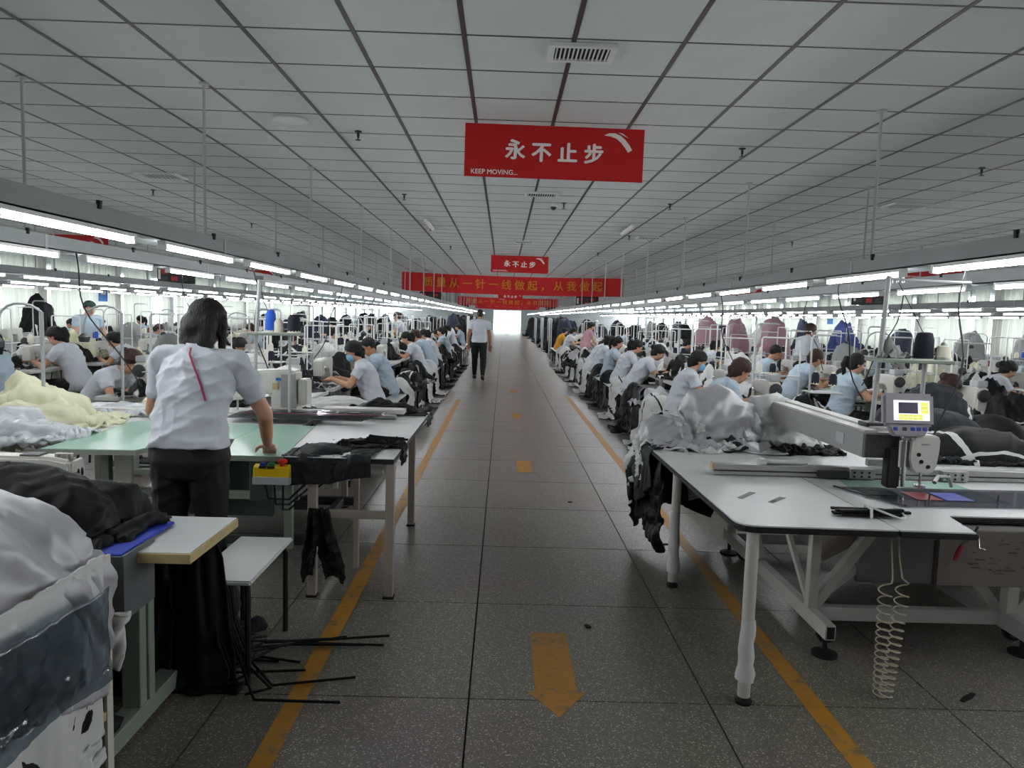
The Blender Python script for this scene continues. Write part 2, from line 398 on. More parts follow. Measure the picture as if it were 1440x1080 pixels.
# side walls: sill, header, piers, windows and curtains
def side_wall(sx, X):
    o, i = X + sx * .25, X
    a, b = min(o, i), max(o, i)
    ZS, ZH, PITCH, PW = .85, 2.72, 4.2, .62
    mb = MB().box(a, b, Y0 - .2, Y1 + .2, -.1, ZS).box(a, b, Y0 - .2, Y1 + .2, ZH, HC + .12)
    w = mb.build('wall_left' if sx < 0 else 'wall_right', 'wall'); tag(w, 'window wall, ' + SIDE[sx], None, None, 'structure')
    pier = MB().box(a, b, -PW / 2, PW / 2, ZS, ZH).mesh('pier', 'wall')
    fr = MB(); L = PITCH - PW
    xm = X + sx * .12
    fr.box(xm - .03, xm + .03, 0, L, ZS, ZS + .06).box(xm - .03, xm + .03, 0, L, ZH - .06, ZH).box(xm - .03, xm + .03, 0, L, 1.95, 2.0)
    for k in range(5): fr.box(xm - .03, xm + .03, max(0, k * L / 4 - .03), min(L, k * L / 4 + .03), ZS, ZH)
    fr = fr.mesh('window', 'frame')
    pane = MB().box(xm - .004, xm + .004, .03, L / 4 - .03, ZS + .06, ZH - .06).mesh('pane', 'glass')
    sill = MB().box(X - .1, X + .1, 0, L, ZS - .03, ZS).mesh('window_sill', 'frame')
    def curt(wd, seed):
        r = random.Random(seed); n = int(wd * 36); vs, fs = [], []
        ph = [r.uniform(0, 6) for _ in range(4)]
        for k in range(n + 1):
            y = wd * k / n
            f = .045 * math.sin(y * 29 + ph[0] + .8 * math.sin(y * 5 + ph[1])) + .02 * math.sin(y * 53 + ph[2])
            for z, s in ((.62, 1.25), (1.3, 1.05), (2.1, .9), (2.86, .7)): vs.append((X - sx * (.13 + f * s), y + .02 * math.sin(z * 3 + ph[3]), z))
        for k in range(n):
            for q in range(3): fs.append((k * 4 + q, k * 4 + q + 1, k * 4 + 5 + q, k * 4 + 4 + q))
        return MB().add(vs, fs).mesh('curtain', 'curtain', smooth=True)
    cms = [curt(1.5, 3), curt(1.9, 9), curt(.7, 5), curt(2.6, 12)]
    y = Y0 + .6; k = 0
    while y + PITCH < Y1:
        link('pier', pier, w, (0, y, 0))
        k += 1
        o_ = link('window_%d' % (k + (0 if sx < 0 else 40)), fr, None, (0, y + PW / 2, 0)); tag(o_, 'tall four-part window, %s, %s along the wall' % (SIDE[sx], ORD[k - 1]), None, None, 'structure')
        for q in range(4): link('pane', pane, o_, (0, q * L / 4, 0))
        link('window_sill', sill, o_)
        r = random.Random(k * 7 + (sx > 0))
        plan = r.choice([((0, 1), (2.0, 1)), ((0, 0), (1.9, 0)), ((0, 3), (2.9, 2)), ((0, 2), (1.0, 3)), ((0, 1), (2.9, 2))])
        if y < 50:
            for wq, (yy, ci) in zip(('first', 'second'), plan):
                c = link('curtain', cms[ci], None, (0, y + PW / 2 + yy, 0)); tag(c, '%s pale gathered curtain on the %s window, %s' % (wq, ORD[k - 1], SIDE[sx]), 'curtain', 'curtains on the window walls')
        y += PITCH
side_wall(-1, XL); side_wall(1, XR)
for i, (sx, y, z) in enumerate(((-1, 11.9, 1.95), (-1, 12.0, 2.62), (-1, 24.6, 2.0), (1, 19.4, 2.55), (1, 19.9, 1.85), (1, 32.5, 2.0), (1, 11.2, 2.3))):
    X = (XL + .3) if sx < 0 else XR - .3
    s = thing('wall_sign', 'small blue %s sign hung by the curtains, %s, %s along the wall' % ('upper' if z > 2.2 else 'lower', SIDE[sx], ORD[i if i < 3 else i - 3]), 'sign', (X, y, z), 0, 'blue signs on the window walls')
    MB().box(-.012, .012, -.26, .26, -.3, .3).build('board', 'bluesign', s)
    MB().box(-.016, .016, -.15, .15, -.08, .12).build('pictogram', 'whiteprint', s)
    for q in (-1, 1): MB().box(-.004, .004, q * .2 - .005, q * .2 + .005, .3, HC - z).build('hanger', 'rod', s)

# ------------------------------------------------------------------ light rails with fluorescent lamps
RAILS = [(-1, -1.93, 1), (-1, -3.15, 2), (-1, -6.3, 3), (-1, -8.3, 4), (-1, -10.3, 5), (1, 2.46, 1), (1, 3.75, 2), (1, 7.5, 3), (1, 9.5, 4), (1, 12.0, 5)]
RZ0, RZ1, PIT, LL = 1.955, 2.05, 1.40, 1.07
housing_me = None
lamp_spots, far_spots = [], []
for sx, X, idx in RAILS:
    Y2 = 76 if idx < 3 else 58
    r = thing('light_rail', 'long grey cable tray carrying lamps, %s from the aisle, %s' % (ORD[idx - 1], SIDE[sx]), 'light rail', (X, 0, 0), 0, 'overhead lamp trays')
    w = .27 * sx
    a, b = min(0, w), max(0, w)
    t = MB(); t.box(a, b, -2, Y2, RZ0, RZ0 + .006); t.box(a, a + .006, -2, Y2, RZ0, RZ1); t.box(b - .006, b, -2, Y2, RZ0, RZ1); t.box(a + .05, a + .09, -2, Y2, RZ0 + .02, RZ0 + .05)
    t.build('tray', 'tray', r)
    rod = MB().tube([(w / 2, 0, RZ1 - .08), (w / 2, 0, HC)], .0115, 8).lathe([(.035, HC - .012), (.035, HC - .0)], (w / 2, 0, 0), 10).mesh('hanging_rod', 'rod', True)
    strap = MB().box(a - .004, b + .004, -.015, .015, RZ0 - .004, RZ0).box(a - .004, a, -.015, .015, RZ0 - .004, RZ1).box(b, b + .004, -.015, .015, RZ0 - .004, RZ1).mesh('saddle', 'rod')
    y = 5.2 if sx < 0 else 5.3
    while y < (60 if idx < 3 else 40):
        link('hanging_rod', rod, r, (0, y, 0)); link('saddle', strap, r, (0, y, 0)); y += 2.8
    if idx < 4:
        for k in range(7):
            MB().tube([(0, 3.6 + 1.4 * k, RZ1 - .02), (-.004 * sx, 3.6 + 1.4 * k, RZ1 + .02)], .014, 8).build('cable_gland', 'black', r)
    k = 0; y = 0.06 + (0 if sx < 0 else .35)
    while y + LL < Y2:
        lamp_spots.append((math.hypot(X, y) + (0 if y > 1.2 else 200), sx, X, idx, k, y)); k += 1; y += PIT
lamp_spots.sort()
hous = {}
for sx in (-1, 1):
    h = MB().box(min(-.012 * sx, .028 * sx), max(-.012 * sx, .028 * sx), 0, LL, RZ0 - .024, RZ0 - .005)
    for yy in (.012, LL - .012): h.box(min(-.016 * sx, .03 * sx), max(-.016 * sx, .03 * sx), yy - .012, yy + .012, RZ0 - .056, RZ0 - .005)
    hous[sx] = h.mesh('fluorescent_lamp', 'batten')
tube_me = {sx: MB().tube([(.008 * sx, .024, RZ0 - .04), (.008 * sx, LL - .024, RZ0 - .04)], .0135, 8).mesh('tube', 'tube', True) for sx in (-1, 1)}
for d, sx, X, idx, k, y in lamp_spots[:290]:
    o = link('fluorescent_lamp', hous[sx], None, (X, y, 0))
    tag(o, 'lit fluorescent lamp, %s along the %s tray from the aisle, %s' % (ORD[k], ORD[idx - 1], SIDE[sx]), 'lamp', 'fluorescent lamps under the trays')
    link('tube', tube_me[sx], o)
mbh, mbt = MB(), MB()
for d, sx, X, idx, k, y in lamp_spots[290:]:
    mbh.box(X - .02, X + .02, y, y + LL, RZ0 - .024, RZ0 - .005)
    mbt.tube([(X, y + .02, RZ0 - .04), (X, y + LL - .02, RZ0 - .04)], .0135, 6)
fl = mbh.build('distant_lamp_rows', 'batten'); tag(fl, 'rows of lit fluorescent lamps far down the hall', 'lamp', 'fluorescent lamps under the trays', 'stuff')
tag(mbt.build('tube_rows', 'tube', fl), kind='stuff')

# ------------------------------------------------------------------ things on the ceiling
def vent(name, x, y, sx, sy, label, slats=12):
    t = thing(name, label, 'vent', (x, y, HC))
    MB().box(-sx / 2, sx / 2, -sy / 2, sy / 2, -.008, .003).build('duct_back', 'ventdark', t)
    f = MB(); w = .035
    f.box(-sx / 2 - w, sx / 2 + w, -sy / 2 - w, -sy / 2, -.02, 0).box(-sx / 2 - w, sx / 2 + w, sy / 2, sy / 2 + w, -.02, 0).box(-sx / 2 - w, -sx / 2, -sy / 2, sy / 2, -.02, 0).box(sx / 2, sx / 2 + w, -sy / 2, sy / 2, -.02, 0)
    f.build('vent_frame', 'vent', t)
    s = MB().box(-.004, .004, -sy / 2, sy / 2, -.018, -.004).mesh('slat', 'vent')
    for k in range(slats): link('slat', s, t, (-sx / 2 + sx * (k + .5) / slats, 0, 0))
vent('ceiling_vent', .40, 4.36, .31, .20, 'white slatted ceiling vent in front of the first red banner', 13)
vent('ceiling_vent', .42, 9.25, .34, .22, 'white slatted ceiling vent just behind the first red banner', 12)
vent('ceiling_vent', .36, 15.0, .34, .22, 'small ceiling vent between first and second red banners', 8)
vent('ceiling_vent', -4.0, 8.8, .42, .3, 'square ceiling vent above the control-box side', 8)
vent('ceiling_vent', 4.9, 9.2, .42, .3, 'square ceiling vent above the touch-screen side', 8)
vent('ceiling_vent', 2.6, 13.6, .4, .3, 'ceiling vent beyond the slim hanging rods, touch-screen side', 8)
t = thing('ceiling_speaker', 'round grey grille set in the ceiling tiles', 'speaker', (-1.74, 6.1, HC))
MB().lathe([(.135, 0), (.14, -.012), (.12, -.02), (.118, -.012)], n=28).build('rim', 'vent', t, True)
MB().lathe([(.117, -.001), (.117, -.01)], n=28).build('grille', 'machinegrey', t)
sp = thing('sprinkler', 'small dark sprinkler head on the ceiling', 'sprinkler', (-1.26, 6.4, HC), 0, 'sprinkler heads on the ceiling')
MB().lathe([(.03, 0), (.03, -.008), (.011, -.012), (.011, -.05), (.006, -.052), (.006, -.07)], n=10).build('body', 'dark', sp, True)
MB().lathe([(.024, -.07), (.024, -.074)], n=10).build('deflector', 'dark', sp)
tree(sp)
for x, y in ((2.02, 6.55), (-1.3, 9.6), (2.1, 9.7), (-4.6, 9.9), (4.4, 7.0), (-1.3, 13), (2.2, 13.4), (-4.5, 13.4), (5.2, 13.6), (-1.2, 16.5), (2.1, 17), (0.75, 9.9)): copy_thing(sp, (x, y, HC))
dome = thing('dome_camera', 'white dome camera hanging below the first red banner', 'camera', (.62, 10.0, HC))
MB().lathe([(.05, 0), (.05, -.03), (.04, -.04)], n=14).build('mount', 'vent', dome, True)
MB().ball((0, 0, -.045), .04, 12).build('dome', 'dark', dome, True)
for i, (x, y) in enumerate(((-1.28, 12.6), (2.0, 12.4))):
    t = thing('ceiling_lamp', 'slim unlit lamp strip on the ceiling, ' + SIDE[-1 if i == 0 else 1], 'lamp', (x, y, HC))
    MB().box(-.03, .03, -.6, .6, -.03, 0).build('body', 'batten', t, bevel=.006)
    MB().tube([(0, -.57, -.042), (0, .57, -.042)], .013, 8).build('tube', 'whiteprint', t, True)

# ------------------------------------------------------------------ banners
def text_mesh(body, size, mats, bold=.0, depth=.0015):
    cu = bpy.data.curves.new('lettering', 'FONT'); cu.body = body; cu.size = size; cu.offset = bold * size; cu.extrude = depth
    cu.align_x = 'CENTER'; cu.align_y = 'CENTER'; cu.resolution_u = 3
    ob = bpy.data.objects.new('lettering', cu); COL.objects.link(ob)
    dg = bpy.context.evaluated_depsgraph_get()
    me = bpy.data.meshes.new_from_object(ob.evaluated_get(dg))
    bpy.data.objects.remove(ob); bpy.data.curves.remove(cu)
    me.transform(Matrix.Rotation(PI / 2, 4, 'X'))
    me.materials.clear(); me.materials.append(M[mats])
    return me
def bold_mesh(body, size, m_, k=.018):
    "several slightly shifted copies of the glyph make heavy strokes"
    me = text_mesh(body, size, m_)
    bm = bmesh.new()
    for dx, dz in ((-1, 0), (1, 0), (0, .8), (0, -.8), (.6, .5), (-.6, -.5)):
        q = me.copy(); q.transform(Matrix.Translation((dx * k * size, .0001 * dx, dz * k * size))); bm.from_mesh(q); bpy.data.meshes.remove(q)
    bm.to_mesh(me); bm.free(); return me
CH = [bold_mesh(c, .158, 'whiteprint', .036) for c in '永不止步']
SMALL = bold_mesh('KEEP MOVING...', .052, 'whiteprint', .012)
def swoosh(s=1.0):
    top = [(-.115, .028), (-.075, .045), (-.03, .046), (.012, .03), (.05, .0), (.085, -.04), (.108, -.078)]
    bot = [(.078, -.098), (.05, -.06), (.018, -.022), (-.018, .006), (-.06, .02)]
    mb = MB(); mb.prism([(x * s, z * s) for x, z in top + bot], -.0015, .0015, 'y')
    mb.prism([(x * s, z * s) for x, z in ((-.005, .052), (.03, .046), (.075, .012), (.04, .03))], -.0015, .0015, 'y')
    return mb.mesh('logo', 'whiteprint')
LOGO = swoosh()
def banner(x, y, z, label, w=1.40, h=.405, tilt=.0, rz=0.0, small=True):
    t = thing('red_banner', label, 'banner', (x, y, z), rz, 'red slogan boards hung across the aisles')
    t.rotation_euler = (0, tilt, rz)
    MB().box(-w / 2, w / 2, -.006, .006, -h / 2, h / 2).build('board', 'red', t)
    for k, me in enumerate(CH):
        link('character', me, t, (-.21 * w / 1.4 * 1.5 + k * .205 * w / 1.4 + .01, -.0075, -.01 + .012 * (k == 0)))
    link('logo', LOGO, t, (w / 2 - .2, -.0075, .12))
    if small: link('small_lettering', SMALL, t, (-w / 2 + .235, -.0075, -.165))
    for s in (-1, 1): MB().tube([(s * (w / 2 - .1), 0, h / 2), (s * (w / 2 - .1), 0, HC - z)], .004, 6).build('hanging_wire', 'rod', t)
    return t
banner(.36, 5.95, 2.868, 'large red slogan board with white characters hung nearest the first ceiling vent', tilt=.006)
banner(.36, 18.3, 2.868, 'second red slogan board over the aisle, in front of the long banner', tilt=.004)
banner(.36, 30.6, 2.76, 'third red slogan board over the aisle, just behind the long banner', tilt=.004)
banner(.36, 43.0, 2.76, 'fourth red slogan board over the aisle, before the second long banner')
banner(-9.25, 16.4, 2.868, 'red slogan board over the side aisle, control-box side, first', 1.3)
banner(-9.3, 28.6, 2.868, 'red slogan board over the side aisle, control-box side, second', 1.3)
banner(9.2, 16.0, 2.868, 'red slogan board over the side aisle, touch-screen side, first', 1.3)
banner(9.2, 28.2, 2.868, 'red slogan board over the side aisle, touch-screen side, second', 1.3)
banner(9.2, 40.4, 2.868, 'red slogan board over the side aisle, touch-screen side, third', 1.3)
def long_banner(x, y, z, w, h, body, label, step, size):
    t = thing('long_banner', label, 'banner', (x, y, z), 0, 'long red cloth banners')
    n = 40; vs, fs = [], []
    for i in range(n + 1):
        q = -w / 2 + w * i / n
        for dz in (-h / 2, 0, h / 2):
            sag = -.10 * (1 - (2 * q / w) ** 2) * .6
            vs.append((q, .02 * math.sin(q * 2.1) + .012 * math.sin(q * 7 + dz * 4), dz + sag))
    for i in range(n):
        for k in range(2): fs.append((i * 3 + k, i * 3 + 3 + k, i * 3 + 4 + k, i * 3 + 1 + k))
    m = len(vs); vs += [(a, b + .006, c) for a, b, c in vs]; fs += [tuple(reversed([i + m for i in f])) for f in fs]
    MB().add(vs, fs).build('cloth', 'redcloth', t, True)
    x0 = -(len(body) - 1) * step / 2
    for k, ch in enumerate(body):
        q = x0 + k * step
        if ch == ' ': continue
        sag = -.10 * (1 - (2 * q / w) ** 2) * .6
        link('character', bold_mesh(ch, size, 'goldprint'), t, (q, -.045, sag))
    for s in (-1, 1): MB().tube([(s * (w / 2 - .05), 0, h / 2), (s * (w / 2 - .05), 0, HC - z)], .004, 6).build('tie_string', 'rod', t)
long_banner(.30, 26.2, 2.735, 7.75, .64, '质量从一针一线做起，从我做起', 'long red cloth banner with gold characters spanning over the aisle', .455, .36)
long_banner(.30, 56, 2.74, 7.6, .64, '质量从一针一线做起，从我做起', 'farther long red cloth banner behind the fourth slogan board', .455, .36)
long_banner(.35, 72, 2.72, 6.2, .7, '质量从我做起', 'farthest long red cloth banner just before the bright doorway', .7, .36)
for i, (x, y, z) in enumerate(((-2.75, 28.2, 2.26), (3.15, 28.2, 2.26), (-7.4, 17, 2.3), (8.6, 17.5, 2.3), (-3.1, 58, 2.26), (3.6, 58, 2.26))):
    t = thing('display_board', 'black hanging production board with red digits, %s, %s' % (SIDE[-1 if x < 0 else 1], ('under the long banner', 'by the curtains', 'far down the hall')[i // 2]), 'board', (x, y, z))
    MB().box(-.42, .42, -.03, .03, -.19, .19).build('casing', 'black', t, bevel=.008)
    for k in range(3):
        for q in range(2): MB().box(-.32 + k * .22, -.18 + k * .22, -.034, -.03, -.13 + q * .15, -.03 + q * .15).build('digit_window', 'ledred' if (k + q) % 2 else 'dark', t)
    MB().box(-.39, -.34, -.034, -.03, -.1, .12).build('side_print', 'whiteprint', t)
    for s in (-1, 1): MB().tube([(s * .36, 0, .19), (s * .36, 0, HC - z)], .005, 6).build('hanger', 'rod', t)
# ------------------------------------------------------------------ cloth: small position-based drape solver
def _solve(A, B, rest, k):
    d = B - A
    l = np.sqrt((d * d).sum(-1, keepdims=True)) + 1e-9
    c = d * (.5 * k * (l - rest) / l)
    A += c; B -= c

def drape(nx, ny, w, h, place, boxes=(), balls=(), steps=90, iters=5, pin=None, fric=.55, thick=.006, bend=.15, seed=0, damp=.97, floor=0.0, wind=None):
    """nx*ny sheet of size w*h (metres); place(u,v)->xyz gives its start; boxes (x0,x1,y0,y1,z0,z1) and ellipsoids (c,r) hold it up"""
    rg = np.random.default_rng(seed)
    u, v = np.meshgrid(np.linspace(0, 1, nx), np.linspace(0, 1, ny))
    P = np.stack(place(u, v), -1).astype(float)
    P += rg.normal(0, .002, P.shape)
    Q = P.copy()
    rx, ry = w / (nx - 1), h / (ny - 1); rd = math.hypot(rx, ry)
    pinned = P[pin].copy() if pin is not None else None
    g = np.array((0, 0, -9.8)) * (1 / 50.) ** 2
    for s in range(steps):
        V = (P - Q) * damp
        sp = np.sqrt((V * V).sum(-1, keepdims=True)); V *= np.minimum(1, .05 / (sp + 1e-9))
        Q = P.copy(); P = P + V + g
        if wind is not None and s < steps * .6: P += np.array(wind) * (1 / 50.) ** 2
        for it in range(iters):
            for a in (0, 1):
                _solve(P[:, a:-1:2], P[:, a + 1::2], rx, 1); _solve(P[a:-1:2], P[a + 1::2], ry, 1)
                _solve(P[a:-1:2, :-1], P[a + 1::2, 1:], rd, .6); _solve(P[a:-1:2, 1:], P[a + 1::2, :-1], rd, .6)
            if it == 0:
                for a in (0, 1):
                    n = (nx - a) // 4
                    for c in (a, a + 2):
                        A, B = P[:, c:-2:4], P[:, c + 2::4]; _solve(A, B[:, :A.shape[1]], 2 * rx, bend)
                        A, B = P[c:-2:4], P[c + 2::4]; _solve(A, B[:A.shape[0]], 2 * ry, bend)
            if pin is not None: P[pin] = pinned
        hit = P[..., 2] < floor + thick
        P[..., 2] = np.where(hit, floor + thick, P[..., 2])
        for (x0, x1, y0, y1, z0, z1) in boxes:
            x0, x1, y0, y1, z0, z1 = x0 - thick, x1 + thick, y0 - thick, y1 + thick, z0 - thick, z1 + thick
            ins = (P[..., 0] > x0) & (P[..., 0] < x1) & (P[..., 1] > y0) & (P[..., 1] < y1) & (P[..., 2] > z0) & (P[..., 2] < z1)
            if not ins.any(): continue
            q = P[ins]
            D = np.stack([q[:, 0] - x0, x1 - q[:, 0], q[:, 1] - y0, y1 - q[:, 1], q[:, 2] - z0 + 9, z1 - q[:, 2]], -1)
            k = D.argmin(1)
            for f, (ax, val) in enumerate(((0, x0), (0, x1), (1, y0), (1, y1), (2, z0), (2, z1))): q[k == f, ax] = val
            P[ins] = q; hit |= ins
        for c, r in balls:
            c, r = np.array(c), np.array(r) + thick
            e = (P - c) / r; l = np.sqrt((e * e).sum(-1))
            ins = l < 1
            if ins.any():
                P[ins] = c + (e[ins] / np.maximum(l[ins], .05)[:, None]) * r; hit |= ins
        Q[hit] = Q[hit] * (1 - fric) + P[hit] * fric
        if pin is not None: P[pin] = pinned
    return P

def upsample(P):
    "twice as many cells, midpoints slightly rounded"
    def up(a):
        m = (a[:-1] + a[1:]) / 2
        q = m.copy(); q[1:-1] = (-a[:-3] + 9 * a[1:-2] + 9 * a[2:-1] - a[3:]) / 16
        o = np.empty((a.shape[0] * 2 - 1,) + a.shape[1:]); o[::2] = a; o[1::2] = q
        return o
    return up(up(P).swapaxes(0, 1)).swapaxes(0, 1)

def folds(P, amp, seed, size=(1.0, 1.0), n=9):
    "ridged fold pattern over the sheet's own coordinates"
    r = np.random.default_rng(seed); ny, nx = P.shape[:2]
    u, v = np.meshgrid(np.linspace(0, size[0], nx), np.linspace(0, size[1], ny)); o = np.zeros_like(u)
    wx = .10 * np.sin(u * 5 + r.uniform(0, 6)) * np.cos(v * 4 + r.uniform(0, 6)); wy = .10 * np.sin(v * 6 + r.uniform(0, 6)) + .05 * np.cos(u * 9 + r.uniform(0, 6))
    for k in range(n):
        a = r.uniform(0, PI); f = r.uniform(7, 26); cx, cy = r.uniform(0, size[0]), r.uniform(0, size[1]); sp = r.uniform(.15, .5)
        s = ((u + wx) * math.cos(a) + (v + wy) * math.sin(a)) * f + r.uniform(0, 6)
        mask = np.exp(-((u - cx) ** 2 + (v - cy) ** 2) / sp ** 2)
        o += mask * ((1 - np.abs(np.sin(s))) ** 1.6 - .35) * (14 / f)
    for k in range(n * 2):
        a = r.uniform(0, PI); f = r.uniform(32, 75); cx, cy = r.uniform(0, size[0]), r.uniform(0, size[1]); sp = r.uniform(.08, .24)
        s = ((u + wx * .6) * math.cos(a) + (v + wy * .6) * math.sin(a)) * f + r.uniform(0, 6)
        o += np.exp(-((u - cx) ** 2 + (v - cy) ** 2) / sp ** 2) * ((1 - np.abs(np.sin(s))) ** 1.8 - .3) * (16 / f)
    return o * amp

def sheet_mesh(name, P, mats, thick=.005, cut=None, stripes=None, fold=.02, seed=None, hi=True):
    "two skins and a rim: upper face material 0, under face 1; cut(u,v)->bool removes cells; stripes(u,v)->material index"
    if hi: P = upsample(P)
    if fold:
        sz = (np.linalg.norm(np.diff(P[len(P) // 2], axis=0), axis=1).sum(), np.linalg.norm(np.diff(P[:, P.shape[1] // 2], axis=0), axis=1).sum())
        S = P.copy()
        for _ in range(6):
            S[1:-1] = (S[:-2] + S[1:-1] * 2 + S[2:]) / 4; S[:, 1:-1] = (S[:, :-2] + S[:, 1:-1] * 2 + S[:, 2:]) / 4
        dx = np.gradient(S, axis=1); dy = np.gradient(S, axis=0)
        n = np.cross(dx, dy); n /= np.linalg.norm(n, axis=-1, keepdims=True) + 1e-9
        n *= np.sign(n[..., 2].mean() + 1e-6)
        P = P + n * (folds(P, fold, int(abs(P[0, 0, 0]) * 999) if seed is None else seed, sz) + fold * .35)[..., None]
    ny, nx = P.shape[:2]
    dx = np.gradient(P, axis=1); dy = np.gradient(P, axis=0)
    n = np.cross(dx, dy); n /= np.linalg.norm(n, axis=-1, keepdims=True) + 1e-9
    top = (P + n * thick / 2).reshape(-1, 3); bot = (P - n * thick / 2).reshape(-1, 3)
    U, V = (np.arange(nx - 1) + .5) / (nx - 1), (np.arange(ny - 1) + .5) / (ny - 1)
    keep = np.ones((ny - 1, nx - 1), bool)
    if cut is not None: keep = ~cut(*np.meshgrid(U, V))
    mi = np.zeros((ny - 1, nx - 1), int)
    if stripes is not None: mi = stripes(*np.meshgrid(U, V)).astype(int)
    N = nx * ny; fs, ms = [], []
    J, I = np.nonzero(keep)
    for j, i in zip(J.tolist(), I.tolist()):
        a, b, c, d = j * nx + i, j * nx + i + 1, (j + 1) * nx + i + 1, (j + 1) * nx + i
        fs.append((a, b, c, d)); ms.append(int(mi[j, i])); fs.append((d + N, c + N, b + N, a + N)); ms.append(1)
        for (p, q, jj, ii) in ((a, b, j - 1, i), (b, c, j, i + 1), (c, d, j + 1, i), (d, a, j, i - 1)):
            if not (0 <= jj < ny - 1 and 0 <= ii < nx - 1 and keep[jj, ii]): fs.append((q, p, p + N, q + N)); ms.append(1)
    me = bpy.data.meshes.new(name)
    me.from_pydata(np.vstack([top, bot]).tolist(), [], fs)
    for k in mats: me.materials.append(M[k])
    me.polygons.foreach_set('material_index', ms)
    me.polygons.foreach_set('use_smooth', [True] * len(fs))
    me.update()
    return me

def flat(x0, x1, y0, y1, z, crumple=1.0, amp=.05, seed=0, rot=0.0):
    "start of a sheet lying over a spot, pushed together by crumple with a few random waves"
    r = random.Random(seed); ph = [r.uniform(0, 6.3) for _ in range(8)]
    cx, cy = (x0 + x1) / 2, (y0 + y1) / 2
    def f(u, v):
        X = (u - .5) * (x1 - x0) * crumple; Y = (v - .5) * (y1 - y0) * crumple
        Z = z + amp * (np.sin(u * 9 + ph[0]) * np.cos(v * 7 + ph[1]) + .6 * np.sin(u * 17 + v * 6 + ph[2]) + .5 * np.sin(v * 19 - u * 5 + ph[3]))
        X = X + amp * .5 * np.sin(v * 11 + ph[4]); Y = Y + amp * .5 * np.sin(u * 12 + ph[5])
        return (cx + X * math.cos(rot) - Y * math.sin(rot), cy + X * math.sin(rot) + Y * math.cos(rot), Z)
    return f
def garment_cut(u, v):
    "outline of a jacket laid open: body with two sleeves"
    return ((np.abs(u - .5) > .30) & (v < .55)) | ((np.abs(u - .5) < .07) & (v > .95))
# ------------------------------------------------------------------ people
def V3(*a): return np.array(a, float)
def unit(a): return a / (np.linalg.norm(a) + 1e-12)

class Flesh:
    "closed pieces that are fused into one skin by a voxel remesh"
    def __init__(self): self.mb = MB(); self.s = []
    def cone(self, a, b, ra, rb, lab, n=12):
        a, b = V3(*a), V3(*b); t = unit(b - a); L = np.linalg.norm(b - a)
        pts, rs = [], []
        for q in (1, .8, .5, .2): pts.append(a - t * ra * q * .98); rs.append(max(.0015, ra * math.sqrt(max(0, 1 - q * q))))
        for k in range(5): pts.append(a + (b - a) * k / 4); rs.append(ra + (rb - ra) * k / 4)
        for q in (.2, .5, .8, 1): pts.append(b + t * rb * q * .98); rs.append(max(.0015, rb * math.sqrt(max(0, 1 - q * q))))
        self.mb.tube(pts, rs, n)
        for k in range(9): self.s.append((*(a + (b - a) * k / 8), ra + (rb - ra) * k / 8, lab, k / 8))
    def egg(self, c, ax, r, lab, t=.5, n=16):
        "ellipsoid with axes ax (3 unit vectors) and radii r"
        m = n // 2 + 2; vs, fs = [], []
        for i in range(m + 1):
            ph = PI * i / m
            for k in range(n):
                th = 2 * PI * k / n
                l = (max(1e-3, math.sin(ph)) * math.cos(th) * r[0], max(1e-3, math.sin(ph)) * math.sin(th) * r[1], -math.cos(ph) * r[2])
                vs.append(tuple(c + ax[0] * l[0] + ax[1] * l[1] + ax[2] * l[2]))
        for i in range(m):
            for k in range(n): fs.append((i * n + k, i * n + (k + 1) % n, (i + 1) * n + (k + 1) % n, (i + 1) * n + k))
        fs.append(tuple(range(n - 1, -1, -1))); fs.append(tuple(m * n + k for k in range(n)))
        self.mb.add(vs, fs)
        self.s.append((*c, sum(r) / 3, lab, t))
    def loft(self, rings, lab, lat=V3(0, 1, 0), n=20):
        "rings: (centre, half width, half depth); the tube follows the centres"
        vs, fs = [], []; C = [V3(*r[0]) for r in rings]
        for i, (c, w, d) in enumerate(rings):
            t = unit(C[min(i + 1, len(C) - 1)] - C[max(i - 1, 0)]); f = unit(np.cross(lat, t))
            for k in range(n):
                q = 2 * PI * k / n; cs, sn = math.cos(q), math.sin(q)
                e = .85
                vs.append(tuple(C[i] + lat * w * math.copysign(abs(cs) ** e, cs) + f * d * math.copysign(abs(sn) ** e, sn)))
        for i in range(len(rings) - 1):
            for k in range(n): fs.append((i * n + k, i * n + (k + 1) % n, (i + 1) * n + (k + 1) % n, (i + 1) * n + k))
        fs.append(tuple(range(n - 1, -1, -1))); fs.append(tuple((len(rings) - 1) * n + k for k in range(n)))
        self.mb.add(vs, fs)
        m = 4
        for i in range(len(rings) - 1):
            for k in range(m):
                q = k / m
                for sgn in (-1, 0, 1):
                    c = C[i] * (1 - q) + C[i + 1] * q; w = rings[i][1] * (1 - q) + rings[i + 1][1] * q; d = rings[i][2] * (1 - q) + rings[i + 1][2] * q
                    self.s.append((*(c + lat * sgn * max(0, w - d)), d, lab, (i + q) / (len(rings) - 1)))
    def skin(self, name, voxel, smooth=3):
        me = bpy.data.meshes.new(name); me.from_pydata([tuple(p) for p in self.mb.v], [], self.mb.f)
        bm = bmesh.new(); bm.from_mesh(me); bmesh.ops.recalc_face_normals(bm, faces=bm.faces); bm.to_mesh(me); bm.free()
        ob = bpy.data.objects.new(name, me); COL.objects.link(ob)
        r = ob.modifiers.new('r', 'REMESH'); r.mode = 'VOXEL'; r.voxel_size = voxel; r.use_smooth_shade = True
        s = ob.modifiers.new('s', 'SMOOTH'); s.factor = .5; s.iterations = smooth
        dg = bpy.context.evaluated_depsgraph_get()
        out = bpy.data.meshes.new_from_object(ob.evaluated_get(dg))
        bpy.data.objects.remove(ob); bpy.data.meshes.remove(me)
        out.materials.clear()
        return out

